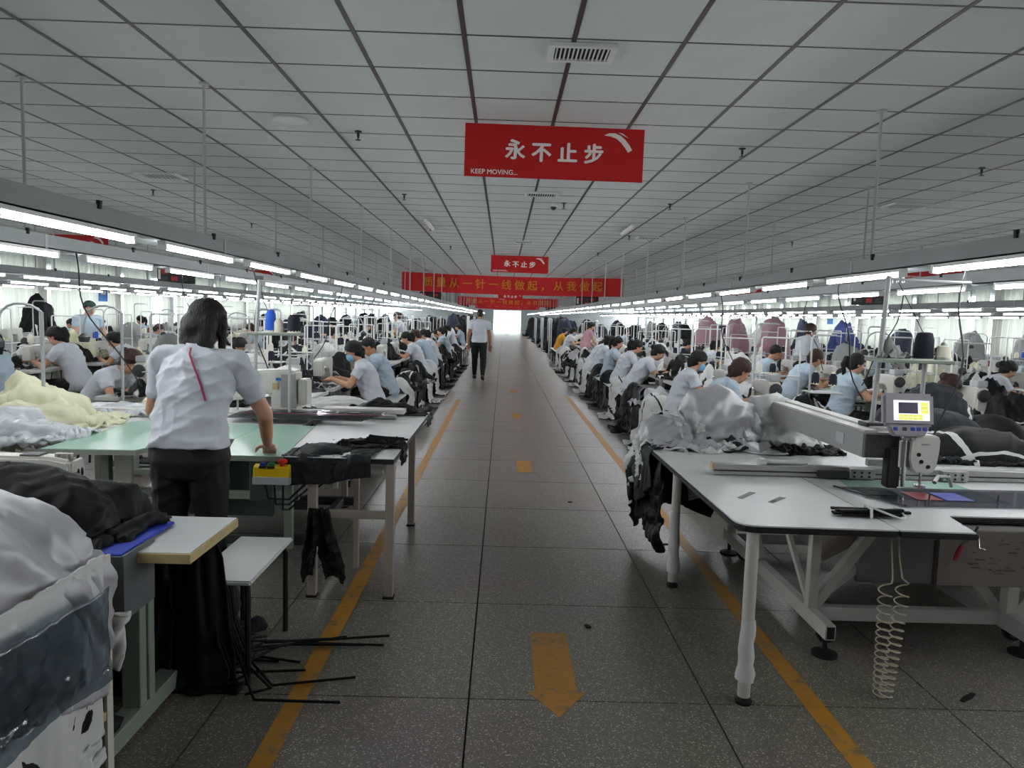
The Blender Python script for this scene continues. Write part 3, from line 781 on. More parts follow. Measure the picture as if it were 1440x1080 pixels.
def mesh_np(me):
    v = np.empty(len(me.vertices) * 3); me.vertices.foreach_get('co', v)
    n = np.empty(len(me.vertices) * 3); me.vertices.foreach_get('normal', n)
    f = [tuple(p.vertices) for p in me.polygons]
    return v.reshape(-1, 3), n.reshape(-1, 3), f

def np_mesh(name, v, f, m, smooth=True):
    me = bpy.data.meshes.new(name); me.from_pydata(v.tolist(), [], f); me.materials.append(M[m] if isinstance(m, str) else m)
    if smooth: me.polygons.foreach_set('use_smooth', [True] * len(f))
    me.update(); return me

def wrinkle(p, seed, fr=30.0, n=16):
    "local bunches of ridged creases"
    r = np.random.default_rng(seed); o = np.zeros(len(p))
    lo, hi = p.min(0), p.max(0)
    for k in range(n):
        c = p[r.integers(len(p))]; d = r.normal(0, 1, 3); d[2] *= 1.5; d /= np.linalg.norm(d); q = fr * r.uniform(.6, 1.7)
        m = np.exp(-((p - c) ** 2).sum(1) / r.uniform(.08, .2) ** 2)
        o += m * (1 - np.abs(np.sin((p - c) @ d * q + 1.2 * np.sin((p - c) @ r.normal(0, 7, 3))))) ** 2 * (30 / q)
    return o - o.mean()

def shell(name, v, n, f, maskv, off, m, seed=0, amp=.006, flare=None):
    "a garment: the masked faces pushed outwards, with a rim that closes back to the body"
    keep = [q for q in f if all(maskv[i] for i in q)]
    ids = sorted({i for q in keep for i in q}); mp = {i: k for k, i in enumerate(ids)}
    base = v[ids]; d = np.clip(off + amp * wrinkle(base, seed), off * .55, off * 2.2)
    if flare is not None: d = d + flare(base)
    out = base + n[ids] * d[:, None]
    fs = [tuple(mp[i] for i in q) for q in keep]
    cnt = {}
    for q in fs:
        for a, b in zip(q, q[1:] + q[:1]): cnt[(a, b)] = 1
    rim = [(a, b) for a, b in cnt if (b, a) not in cnt]
    nb = {}
    for a, b in rim: nb.setdefault(a, []).append(b); nb.setdefault(b, []).append(a)
    ks = np.array([k for k in nb if len(nb[k]) == 2], int)
    if len(ks):
        n0 = np.array([nb[k][0] for k in ks]); n1 = np.array([nb[k][1] for k in ks]); inn = base - n[ids] * .002
        for _ in range(10):
            out[ks] = out[ks] * .5 + (out[n0] + out[n1]) * .25
            base[ks] = base[ks] * .5 + (base[n0] + base[n1]) * .25
    N = len(ids); inner = base - n[ids] * .002
    fs += [(b, a, a + N, b + N) for a, b in rim]
    # keep only the inner vertices that the rim needs
    used = sorted({k for e in rim for k in e}); mp2 = {k + N: N + q for q, k in enumerate(used)}
    vs = np.vstack([out, inner[used]]) if used else out
    fs = [tuple(mp2.get(i, i) for i in q) for q in fs]
    return np_mesh(name, vs, fs, m)

def hand(F, w, d, up, side, curl=.5, k=1.0):
    "palm, four fingers and a thumb; w wrist, d direction, up = back of the hand, side = +1/-1 thumb side along lat"
    d = unit(d); lat = unit(np.cross(up, d)) * side; up = unit(np.cross(d, lat)) * side if False else unit(up - d * up.dot(d))
    pc = w + d * .05 * k
    F.egg(pc, (d, lat, up), (.052 * k, .040 * k, .018 * k), 'hand')
    for i, (o, L) in enumerate(((.030, .068), (.010, .078), (-.011, .072), (-.031, .056))):
        a = pc + d * .036 * k + lat * o * k
        b = a + unit(d - up * curl * .5 + lat * o * 2.2) * L * .5 * k
        c = b + unit(d - up * curl * 1.5 + lat * o * 1.2) * L * .5 * k
        F.cone(a, b, .0098 * k, .009 * k, 'hand', 8); F.cone(b, c, .009 * k, .0078 * k, 'hand', 8)
    a = pc - d * .02 * k + lat * .032 * k
    b = a + unit(lat * 1.0 + d * .9 - up * .35) * .04 * k
    c = b + unit(d * 1.0 + lat * .25 - up * .5) * .03 * k
    F.cone(a, b, .012 * k, .011 * k, 'hand', 8); F.cone(b, c, .011 * k, .009 * k, 'hand', 8)

def human(J, voxel=.0095, sleeve=.62, hem=.12, hair='pony', shirt='shirt', trousers='trousers', haircol='hair', skin='skin', male=False, seed=0, shirt_out=False, eyes=True, mask=False, cap=False):
    """J: joints in metres, forward = +x, lateral = y (left +).  Returns {part name: mesh}"""
    F = Flesh(); lat = V3(0, 1, 0)
    F.loft(J['spine'], 'torso', unit(J.get('lat', lat)))
    nb, hc = V3(*J['neck']), V3(*J['head']); fw = unit(V3(*J['look'])); hl = unit(np.cross(V3(0, 0, 1), fw)); up = unit(np.cross(fw, hl))
    F.cone(nb, hc - up * .055 - fw * .012, .052 if not male else .058, .047 if not male else .054, 'neck')
    A = (fw, hl, up); g = 1.0 if not male else 1.03
    F.egg(hc + up * .022 * g - fw * .012 * g, A, (.092 * g, .074 * g, .094 * g), 'head')
    F.egg(hc - up * .035 * g + fw * .022 * g, A, (.066 * g, .058 * g, .078 * g), 'head')
    F.egg(hc - up * .088 * g + fw * .054 * g, A, (.024, .026, .022), 'head')
    F.egg(hc + up * .028 * g + fw * .074 * g, A, (.014, .046, .012), 'head')
    F.cone(hc + fw * .082 * g + up * .012, hc + fw * .099 * g - up * .026, .008, .0125, 'head', 10)
    F.egg(hc - up * .056 * g + fw * .080 * g, A, (.010, .024, .012), 'lip')
    for s in (-1, 1):
        F.egg(hc + hl * s * .074 * g - up * .008 - fw * .006, A, (.020, .009, .031), 'head')
        F.egg(hc + hl * s * .036 * g - up * .028 + fw * .062 * g, A, (.022, .022, .024), 'head')
        sh, el, wr = (V3(*J[k + ('L' if s > 0 else 'R')]) for k in ('sh', 'el', 'wr'))
        m = 1.12 if male else 1.0
        F.egg(sh, (V3(1, 0, 0), lat, V3(0, 0, 1)), (.056 * m, .052 * m, .054 * m), 'uparm', 0)
        F.cone(nb - V3(.005, 0, .035) + (sh - nb) * .2, sh - V3(0, 0, .004) - (sh - nb) * .08, .056 * m, .057 * m, 'yoke')
        F.cone(sh, el, .050 * m, .040 * m, 'uparm'); F.cone(el, el * .35 + wr * .65, .040 * m, .034 * m, 'forearm'); F.cone(el * .35 + wr * .65, wr, .034 * m, .025 * m, 'forearm')
        hd = V3(*J['hand' + ('L' if s > 0 else 'R')]); hu = V3(*J.get('hup', (0, 0, 1)))
        hand(F, wr, hd, hu, -s if hu[2] > .2 else s, J.get('curl', .5), 1.0 if not male else 1.08)
        hp, kn, an = (V3(*J[k + ('L' if s > 0 else 'R')]) for k in ('hip', 'kn', 'an'))
        F.cone(hp, kn, .088 * m, .058 * m, 'thigh'); F.cone(kn, kn * .62 + an * .38, .057 * m, .056 * m, 'shin'); F.cone(kn * .62 + an * .38, an, .055 * m, .036 * m, 'calf')
        td = unit(V3(*J['toe' + ('L' if s > 0 else 'R')])); z = V3(0, 0, 1)
        F.cone(an - V3(0, 0, .02), an - td * .035 - z * .04, .034, .036, 'foot'); F.cone(an - td * .03 - z * .045, an + td * .13 - z * .055, .036, .028, 'foot')
    S = np.array([s[:4] for s in F.s]); labs = [s[4] for s in F.s]; ts = np.array([s[5] for s in F.s])
    me = F.skin('body', voxel, 5)
    v, n, f = mesh_np(me)
    best = np.full(len(v), 1e9); idx = np.zeros(len(v), int)
    for k in range(len(S)):
        d = np.sqrt(((v - S[k, :3]) ** 2).sum(1)) - S[k, 3]
        b = d < best; best[b] = d[b]; idx[b] = k
    L = np.array(labs)[idx]; T = ts[idx]
    me.materials.append(M[skin]); me.materials.append(M['lip'])
    lipv = (L == 'lip')
    me.polygons.foreach_set('material_index', [1 if sum(lipv[i] for i in q) > 2 else 0 for q in f])
    me.polygons.foreach_set('use_smooth', [True] * len(f))
    out = {'body': me}
    tor = (L == 'torso')
    hipz = J.get('waist_t', .25)
    shirtv = (tor & (T > hem)) | (L == 'yoke') | ((L == 'uparm') & (T < sleeve)) | ((L == 'neck') & (T < .12)) | ((L == 'thigh') & (T < .05) & (hem < .1))
    pantv = (tor & (T < hipz + .06)) | (L == 'thigh') | (L == 'shin') | ((L == 'calf') & (T < .97))
    shoev = (L == 'foot') | ((L == 'calf') & (T > .93))
    fl = None
    out['shirt'] = shell('shirt', v, n, f, shirtv, .017, shirt, seed, .013, J.get('flare'))
    out['trousers'] = shell('trousers', v, n, f, pantv, .009, trousers, seed + 1, .010)
    yy = v[:, 1]
    out['shoe'] = [shell('shoe', v, n, f, shoev & (yy * q > 0), .006, 'shoe', seed, 0) for q in (1, -1)]
    # hair
    H = Flesh()
    if hair == 'short':
        H.egg(hc + up * .030 - fw * .022, A, (.100 * g, .083 * g, .096 * g), 'h')
    else:
        H.egg(hc + up * .026 - fw * .018, A, (.106, .089, .104), 'h')
        H.egg(hc - up * .03 - fw * .05, A, (.062, .076, .075), 'h')
    back = hc - fw * .10
    if hair == 'pony':
        p = [back + up * .03, back - fw * .05 + up * .02, back - fw * .075 - V3(0, 0, .07), back - fw * .06 - V3(0, 0, .17), back - fw * .03 - V3(0, 0, .27)]
        for a, b, r1, r2 in zip(p, p[1:], (.026, .03, .032, .026), (.03, .032, .026, .012)): H.cone(a, b, r1, r2, 'h')
    elif hair == 'bun':
        H.egg(back - fw * .02 + up * .02, A, (.042, .045, .045), 'h')
    elif hair == 'lowpony':
        p = [back - up * .04, back - fw * .02 - V3(0, 0, .10), back - fw * .0 - V3(0, 0, .22)]
        for a, b, r1, r2 in zip(p, p[1:], (.035, .03), (.03, .014)): H.cone(a, b, r1, r2, 'h')
    elif hair == 'long':
        for y in (-.055, -.02, .02, .055):
            a = hc + hl * y - fw * .045 - up * .02
            H.cone(a, a - V3(0, 0, .12) - fw * .02, .05, .045, 'h'); H.cone(a - V3(0, 0, .12) - fw * .02, a - V3(0, 0, .20) - fw * .005, .045, .03, 'h')
        for y in (-1, 1):
            a = hc + hl * y * .074 + fw * .015
            H.cone(a + up * .03, a - V3(0, 0, .13) + fw * .015, .028, .016, 'h')
    hm = H.skin('hair', .009, 2); hv, hn, hf = mesh_np(hm)
    rel = hv - hc; a_, u_ = rel @ fw, rel @ up
    lo = -.02 if hair != 'short' else .0
    keep = (a_ < .008) | (u_ > lo + 1.0 * (a_ - .008))
    if hair == 'short': keep &= (u_ > -.035) | (a_ < -.045)
    if hair == 'long': keep |= (np.abs(rel @ hl) > .062)
    hv = hv + hn * (.005 * wrinkle(hv, seed + 5, 50))[:, None]
    hf = [q for q in hf if all(keep[i] for i in q)]
    out['hair'] = np_mesh('hair', hv, hf, haircol)
    if eyes:
        out['eye'] = [MB().ball(tuple(hc + fw * .082 * g + hl * s * .031 * g + up * .006), (.009, .011, .007), 8).mesh('eye', 'eye', True) for s in (-1, 1)]
    if mask:
        mk = Flesh(); mk.egg(hc - up * .048 + fw * .038, A, (.074, .070, .058), 'm')
        mm = mk.skin('face_mask', .008, 1); mv, mn, mf = mesh_np(mm)
        kp = (mv - hc) @ fw > .028
        out['face_mask'] = np_mesh('face_mask', mv, [q for q in mf if all(kp[i] for i in q)], 'mask')
    if cap:
        cp = Flesh(); cp.egg(hc + up * .055 - fw * .01, A, (.108, .092, .075), 'c'); cp.egg(hc + up * .06 + fw * .115, A, (.055, .07, .009), 'c')
        cm = cp.skin('cap', .008, 1); cv, cn, cf = mesh_np(cm); kp = (cv - hc) @ up > .045
        out['cap'] = np_mesh('cap', cv, [q for q in cf if all(kp[i] for i in q)], 'cap')
    return out

def seated(lean=.0, turn=0.0, down=.5, reach=.0, arms=0.0):
    "sitting at a sewing table: lean forward (0..1), head look-down, arm reach"
    a = .18 + lean * .42
    def sp(s): return (s * math.sin(a * (.4 + .6 * s / .5)) + .0, 0, .55 + s * math.cos(a * (.4 + .6 * s / .5)))
    ch, us, nk = sp(.28), sp(.42), sp(.50)
    shx, shz = sp(.44)[0], sp(.44)[2]
    hd = (nk[0] + .06 + .05 * lean, turn * .02, nk[2] + .135 - .03 * lean)
    J = dict(spine=[((-.01, 0, .46), .12, .10), ((-.01, 0, .52), .178, .135), ((0.0, 0, .60), .172, .128), (sp(.16), .142, .108), (ch, .15, .116), (sp(.37), .162, .112), (us, .158, .095), (sp(.465), .11, .07), (nk, .055, .055)],
             neck=nk, head=hd, look=(1, turn, -down), waist_t=.1,
             shL=(shx, .172, shz), shR=(shx, -.172, shz),
             elL=(shx + .13 + .05 * reach, .235, shz - .205), elR=(shx + .12 + .05 * reach, -.24, shz - .21),
             wrL=(shx + .33 + .06 * reach, .13 + arms, .825), wrR=(shx + .32 + .06 * reach, -.12 + arms, .825), handL=(1, -.15, -.12), handR=(1, .15, -.12),
             hipL=(.02, .088, .535), hipR=(.02, -.088, .535), knL=(.42, .115, .515), knR=(.42, -.115, .515), anL=(.40, .12, .095), anR=(.36, -.12, .095), toeL=(1, .15, 0), toeR=(1, -.15, 0))
    return J
# ------------------------------------------------------------------ template sewing machine with touch screen
def rounded(poly, i, r, n=5):
    "round corner i of a polygon"
    p, a, b = Vector(poly[i]), Vector(poly[i - 1]), Vector(poly[(i + 1) % len(poly)])
    u, w = (a - p).normalized(), (b - p).normalized()
    pts = []
    for k in range(n + 1):
        t = k / n
        s, e = p + u * r, p + w * r
        pts.append(tuple((s * (1 - t) ** 2 + p * 2 * t * (1 - t) + e * t * t)))
    return poly[:i] + pts + poly[i + 1:]
TZ = .77
rm = thing('template_sewing_machine', 'long white template sewing machine table with grey arm and touch screen', 'sewing machine', (0, 0, 0))
pa = rounded([(.975, 2.925), (1.617, 2.912), (1.617, 5.25), (.965, 5.25)], 0, .09)
MB().prism(pa, TZ - .006, TZ).build('table_panel', 'laminate', rm)
e = rounded([(.967, 2.917), (1.617, 2.904), (1.617, 5.258), (.957, 5.258)], 0, .095)
MB().prism(e, TZ - .03, TZ - .0062).build('edge_band', 'edgeblack', rm, bevel=.005)
pb = rounded([(1.623, 2.912), (1.925, 2.9), (1.97, 3.165), (3.4, 3.165), (3.4, 5.25), (1.623, 5.25)], 2, .02)
MB().prism(pb, TZ - .006, TZ).build('table_panel', 'laminate', rm)
e = [(1.623, 2.904), (1.935, 2.892), (1.98, 3.157), (3.41, 3.157), (3.41, 5.258), (1.623, 5.258)]
MB().prism(e, TZ - .03, TZ - .0062).build('edge_band', 'edgeblack', rm, bevel=.005)
MB().prism([(1.75, 3.45), (2.42, 3.42), (2.40, 3.86), (1.80, 3.86)], TZ + .0004, TZ + .002).build('needle_plate', 'mint', rm)
MB().lathe([(.10, TZ + .002), (.10, TZ + .004)], (2.12, 3.62, 0), 24).build('throat_ring', 'darkgreen', rm)
for (x, y, z0, z1) in ((1.05, 2.97, .10, .36), (1.058, 4.325, .09, .46)):
    lg = MB().tube([(x, y, .03), (x, y, TZ - .03)], .026, 12).build('leg', 'steelpaint', rm, True)
    pts = [(x + random.uniform(-.004, .004), y, z0 + (z1 - z0) * k / 8) for k in range(9)]
    MB().tube(pts, [.034 + .0018 * math.sin(k * 2.2) - .0006 * k + (.005 if k in (0, 1) else 0) for k in range(9)], 12).build('foam_wrap', 'kwhite', lg, True)
    MB().lathe([(.034, 0), (.036, .012), (.018, .022), (.014, .05)], (x, y, 0), 14).build('foot_pad', 'rubber', lg, True)
# welded under-frame
def fb(a, b, w=.05, h=.07, m='steelpaint', name='frame_tube'):
    return MB().beam(a, b, w, h).build(name, m, rm, bevel=.003)
base = fb((1.60, 3.40, .125), (1.60, 5.05, .125), .05, .075)
MB().box(1.582, 1.618, 3.396, 3.3995, .096, .154).build('tube_opening', 'rubber', base)
fb((1.60, 3.64, .16), (1.605, 3.64, .74), .05, .05)
fb((1.60, 3.66, .17), (1.60, 4.30, .72), .028, .03)
fb((1.62, 3.66, .16), (2.02, 3.66, .73), .05, .05)
fb((1.63, 3.72, .16), (2.5, 4.3, .45), .05, .05)
fb((1.60, 3.64, .70), (1.60, 4.6, .70), .05, .06)
fb((1.60, 4.95, .16), (1.60, 4.95, .74), .05, .05)
fb((1.60, 4.35, .17), (1.60, 4.9, .70), .04, .04)
fb((1.63, 3.66, .125), (3.3, 3.66, .125), .05, .07)
fb((1.63, 4.95, .125), (3.3, 4.95, .125), .05, .07)
b2 = fb((2.60, 3.45, .125), (2.60, 5.05, .125), .06, .09)
fb((2.60, 3.62, .16), (2.60, 3.62, .74), .06, .06)
fb((2.58, 3.70, .16), (2.15, 3.70, .73), .05, .05)
fb((2.62, 3.62, .16), (3.1, 3.62, .73), .05, .05)
fb((2.05, 3.2, .70), (3.35, 3.2, .70), .04, .05)
for x, y in ((1.595, 3.44), (1.60, 4.98), (2.60, 3.5), (2.60, 4.98)):
    p = MB().lathe([(.062, .0), (.06, .014), (.028, .026), (.012, .03), (.012, .095)], (x, y, 0), 20).build('levelling_foot', 'rubber', rm, True)
    MB().lathe([(.009, .03), (.009, .10)], (x, y, 0), 8).build('threaded_stem', 'chrome', p)
for x, y in ((1.66, 3.58), (2.66, 3.66), (1.66, 4.85), (2.66, 4.8)):
    T = Matrix.Translation((x, y, .048)) @ Matrix.Rotation(PI / 2, 4, 'X')
    w_ = MB(T).lathe([(.02, -.018), (.045, -.016), (.048, 0), (.045, .016), (.02, .018)], (0, 0, 0), 16).build('caster_wheel', 'rubber', rm, True)
    MB().box(x - .03, x + .03, y - .035, y - .024, .03, .10).box(x - .03, x + .03, y + .024, y + .035, .03, .10).box(x - .03, x + .03, y - .035, y + .035, .095, .105).build('caster_fork', 'dark', w_)
cb = MB().box(1.50, 1.66, 4.72, 4.98, .42, .72).build('electrics_box', 'steelpaint', rm, bevel=.008)
for k in range(3): MB().lathe([(.008, 0), (.008, .004)], (1.54 + .04 * k, 4.7205, .6 - .05 * k), 8, T=Matrix.Rotation(PI / 2, 4, 'X')).build('screw', 'dark', cb)
MB().box(1.95, 3.3, 3.9, 4.7, .2, .6).build('motor_cabinet', 'machinegrey', rm, bevel=.01)
MB().tube([(1.66, 3.75, .40), (2.1, 3.75, .66)], .05, 12).build('air_cylinder', 'beigesteel', rm, True)
# printed cover plate with smudged print
pl = MB().box(1.925, 2.75, 3.145, 3.155, .462, .712).build('cover_plate', 'printpanel', rm, bevel=.003)
MB().box(1.915, 1.928, 3.140, 3.160, .462, .74).build('plate_trim', 'edgeblack', pl)
r_ = random.Random(4); mb = MB()
for k in range(46):
    x = 2.05 + r_.random() * .6; z = .52 + r_.random() * .15; w_ = r_.uniform(.008, .05)
    mb.box(x, x + w_, 3.1435, 3.1452, z, z + r_.uniform(.002, .006))
tag(mb.build('smudged_print', 'printink', pl), kind='stuff')
MB().tube([(2.0, 3.10, .66), (1.985, 3.10, .62), (1.975, 3.10, .59)], [.008, .012, .009], 10).build('lever_grip', 'redtool', rm, True)
MB().tube([(2.0, 3.10, .66), (2.05, 3.11, .70), (2.07, 3.11, .74)], .005, 8).build('lever_rod', 'dark', rm, True)
MB().tube([(2.065, 3.10, .70), (2.07, 3.095, .65), (2.09, 3.095, .645), (2.095, 3.095, .64)], .006, 8).build('latch', 'chrome', rm, True)
# carriage rail across the table
MB().box(1.145, 3.35, 3.90, 3.955, TZ + .004, TZ + .024).build('carriage_rail', 'alu', rm, bevel=.002)
MB().box(1.15, 3.35, 3.895, 3.945, TZ + .030, TZ + .062).build('carriage_bar', 'alu', rm, bevel=.003)
MB().box(1.15, 3.35, 3.91, 3.95, TZ + .024, TZ + .030).build('rail_gap', 'rubber', rm)
MB().box(1.138, 1.149, 3.895, 3.95, TZ + .03, TZ + .064).build('end_cap', 'edgewood', rm)
MB().tube([(1.42, 3.93, TZ + .075), (1.62, 3.93, TZ + .073), (1.66, 3.93, TZ + .072)], [.014, .013, .006], 10).build('wrapped_rod', 'kwhite', rm, True)
MB().box(1.395, 1.43, 3.90, 3.96, TZ + .06, TZ + .092).build('rod_block', 'steelpaint', rm, bevel=.003)
for x in (1.86, 2.36):
    c = MB().box(x, x + .14, 3.865, 3.90, TZ + .006, TZ + .06).build('clamp', 'alu', rm, bevel=.003)
    for k in range(3):
        for q in range(2): MB().lathe([(.006, 0), (.006, .003)], (x + .025 + .04 * k, 3.863, TZ + .02 + .022 * q), 8, T=Matrix.Rotation(PI / 2, 4, 'X')).build('clamp_screw', 'rubber', c)
MB().box(1.70, 1.86, 3.86, 3.90, TZ + .01, TZ + .045).build('clamp_slide', 'dark', rm, bevel=.003)
MB().box(2.0, 2.3, 3.955, 3.99, TZ + .06, TZ + .10).build('carriage_motor', 'machinegrey', rm, bevel=.004)
# arm, head, screen
arm = MB().box(1.815, 1.995, 3.65, 5.4, .93, 1.058).build('machine_arm', 'machinegrey', rm, bevel=.006)
MB().box(1.82, 1.99, 3.635, 3.65, .935, 1.053).build('arm_end_plate', 'dark', arm, bevel=.003)
MB().box(1.83, 1.90, 3.68, 5.35, 1.058, 1.066).build('arm_top_cover', 'steelpaint', arm)
MB().box(1.915, 1.99, 3.74, 5.35, 1.058, 1.072).build('arm_top_cover', 'steelpaint', arm)
MB().box(1.812, 1.815, 3.86, 3.95, .965, 1.02).build('arm_label', 'lightgrey', arm)
MB().box(1.92, 1.985, 3.60, 3.66, TZ + .02, .99).build('needle_guard', 'black', rm, bevel=.008)
fp = [(2.03, .895), (2.05, .872), (2.13, .868), (2.155, .90), (2.165, .99), (2.165, 1.045), (2.15, 1.06), (2.045, 1.06), (2.02, 1.03), (2.015, .95)]
hd = MB().prism(fp, 3.585, 3.66, 'y').build('sewing_head', 'machine', rm, bevel=.006)
for x, z in ((2.06, .965), (2.075, .93), (2.11, .905)): MB().lathe([(.010, 0), (.010, .004)], (x, 3.584, z), 12, T=Matrix.Rotation(PI / 2, 4, 'X')).build('screw_hole', 'rubber', hd)
MB().box(2.07, 2.11, 3.583, 3.585, 1.012, 1.02).build('maker_plate', 'machinegrey', hd)
MB().box(1.995, 2.10, 3.66, 3.85, .97, 1.05).build('head_bridge', 'machinegrey', rm, bevel=.008)
MB().tube([(1.985, 3.60, .90), (1.985, 3.60, 1.03)], .022, 12).build('tension_post', 'chrome', hd, True)
MB().tube([(2.0, 3.6, .80), (2.0, 3.6, .90)], .01, 8).build('presser_bar', 'chrome', hd, True)
MB().tube([(2.085, 3.6, .79), (2.085, 3.6, .87)], .006, 8).build('needle_bar', 'chrome', hd, True)
MB().lathe([(.028, .80), (.028, .812)], (2.085, 3.6, 0), 14).build('presser_foot', 'chrome', hd, True)
for k in range(3): MB().lathe([(.014, 0), (.017, .006), (.012, .016)], (1.99 + .02 * k, 3.60, 1.045 + .012 * (k % 2)), 10, T=Matrix.Rotation(PI / 2, 4, 'X')).build('tension_disc', 'alu', hd, True)
MB().tube([(2.17, 3.62, .82), (2.21, 3.66, .845), (2.27, 3.67, .84), (2.29, 3.67, .79)], .010, 8).build('guide_arm', 'alu', hd, True)
T = Matrix.Translation((1.995, 3.60, 1.178)) @ Matrix.Rotation(-.18, 4, 'X')
sc = MB(T).box(-.125, .125, -.02, .02, -.075, .085).build('screen_housing', 'screenframe', rm, bevel=.012)
MB(T).prism([(-.105, -.072), (.105, -.072), (.075, -.125), (-.075, -.125)], -.018, .018, 'y').build('keypad_housing', 'screenframe', rm, bevel=.006)
MB(T).box(-.078, .098, -.0225, -.0195, -.048, .050).build('display', 'screen', sc)
MB(T).box(-.055, .040, -.0238, -.0226, -.014, .040).build('display_window', 'screend', sc)
for k in range(5):
    for q in range(2): MB(T).box(-.055 + .024 * k, -.033 + .024 * k, -.0238, -.0226, -.045 + .014 * q, -.033 + .014 * q).build('display_key', 'screeny', sc)
for k in range(3): MB(T).box(.054, .092, -.0238, -.0226, -.014 + .019 * k, .003 + .019 * k).build('display_key', 'screeny', sc)
for k, x in enumerate((-.07, -.025, .015, .045, .075)): MB(T).box(x - .011, x + .011, -.0225, -.018, -.098, -.08).build('keypad_button', 'bluebtn' if k != 1 else 'dark', rm, bevel=.003)
MB().tube([(2.0, 3.61, 1.05), (1.995, 3.61, 1.12)], .02, 10).build('screen_neck', 'machinegrey', rm, True)
# thread mast on the arm
MB().tube([(1.95, 3.85, 1.07), (1.968, 3.85, 1.45), (1.985, 3.85, 1.85)], .0125, 10).build('thread_mast', 'rod', rm, True)
MB().box(1.90, 2.0, 3.80, 3.90, 1.066, 1.088).build('mast_foot', 'dark', rm, bevel=.004)
MB().tube([(1.97, 3.85, 1.835), (2.09, 3.85, 1.83), (2.42, 3.86, 1.826)], .007, 8).build('mast_arm', 'rod', rm, True)
MB().box(1.93, 2.30, 3.74, 3.94, 1.405, 1.425).build('thread_shelf', 'greensteel', rm, bevel=.004)
MB().tube([(2.20, 3.84, 1.07), (2.20, 3.84, 1.405)], .012, 8).build('shelf_post', 'rod', rm, True)
for k, x in enumerate((2.0, 2.03, 2.06)): MB().tube([(x, 3.85, 1.815), (x, 3.85, 1.845)], .006, 6).build('thread_eye', 'chrome', rm, True)
MB().tube([(2.03, 3.84, 1.82), (2.10, 3.8, 1.66), (2.18, 3.84, 1.56)], .0022, 5).build('thread_line', 'black', rm)
# loose things on and around it
c_ = thing('thread_cone', 'large black thread cone on the shelf above the touch screen', 'thread cone', (2.19, 3.84, 1.425))
MB().lathe([(.048, .004), (.046, .10), (.036, .135), (.02, .14)], n=18).build('thread', 'navy', c_, True); MB().lathe([(.05, 0), (.05, .004), (.02, .006)], n=18).build('core', 'cream', c_, True)
c_ = thing('thread_cone', 'small white thread cone on the shelf above the touch screen', 'thread cone', (2.27, 3.80, 1.425))
MB().lathe([(.04, .004), (.03, .07), (.014, .075)], n=16).build('thread', 'cream', c_, True); MB().lathe([(.042, 0), (.042, .004), (.012, .09)], n=16).build('core', 'alu', c_, True)
f_ = MB().prism([(1.69, 3.67), (2.75, 3.69), (2.42, 3.31), (1.84, 3.29)], TZ + .0045, TZ + .0065).build('plastic_template', 'film'); tag(f_, 'clear plastic sewing template lying before the touch-screen machine needle', 'template')
for q, (a, b, m_) in enumerate((((1.78, 3.60), (1.93, 3.50), 'kchar'), ((1.98, 3.58), (2.10, 3.42), 'redtool'), ((2.12, 3.58), (2.25, 3.42), 'bluebtn'))):
    MB().prism([(a[0], b[1]), (b[0], b[1]), (b[0], a[1]), (a[0], a[1])], TZ + .0068, TZ + .0085).build('template_patch', m_, f_)
MB().tube([(2.02, 3.40, TZ + .008), (2.02, 3.40, TZ + .04)], .004, 6).build('pin', 'dark', f_); MB().tube([(2.36, 3.42, TZ + .008), (2.36, 3.42, TZ + .04)], .004, 6).build('pin', 'dark', f_)
MB().beam((1.69, 3.67, TZ + .009), (1.85, 3.29, TZ + .009), .012, .006).build('template_edge', 'black', f_)
bd = thing('cord_bundle', 'bundle of black fabric strips tied with white cord on the table', 'bundle', (0, 0, 0))
for k in range(9):
    y = 3.09 + .014 * (k % 5); z = TZ + .012 + .014 * (k // 5)
    r_ = random.Random(k)
    MB().beam((1.455 + r_.uniform(-.02, .02), y + r_.uniform(-.015, .015), z), (1.72 + r_.uniform(-.03, .03), y + r_.uniform(-.02, .02), z + r_.uniform(-.002, .01)), .016, .010).build('strip', 'kblack', bd)
MB().tube([(1.585, 3.07, TZ + .004), (1.59, 3.085, TZ + .04), (1.595, 3.15, TZ + .042), (1.60, 3.17, TZ + .004)], .006, 6).build('cord', 'kwhite', bd, True)
MB().tube([(1.595, 3.12, TZ + .043), (1.64, 3.07, TZ + .03), (1.70, 3.05, TZ + .01), (1.73, 3.07, TZ + .012), (1.73, 3.12, TZ + .03), (1.71, 3.14, TZ + .034), (1.66, 3.12, TZ + .034)], .005, 6).build('cord_tail', 'kwhite', bd, True)
MB().beam((1.53, 3.20, TZ + .009), (1.80, 3.16, TZ + .009), .02, .010).build('strip', 'kblack', bd)
for i, (x, y, a, l) in enumerate(((1.175, 3.45, .9, .085), (1.29, 3.37, .85, .075))):
    T = Matrix.Translation((x, y, TZ + .0008)) @ Matrix.Rotation(a, 4, 'Z')
    tag(MB(T).prism([(-l, -.012), (l, -.016), (l * .95, .012), (-l * .9, .014)], 0, .0012).build('paper_label', 'kgrey'), ['long crumpled grey paper label lying on the white table', 'grey label with dark print beside the long one'][i], 'label')
    if i == 1: MB(T).box(-.06, -.01, -.008, .008, .0012, .0018).build('print_block', 'printink', bpy.data.objects['paper_label.001'])
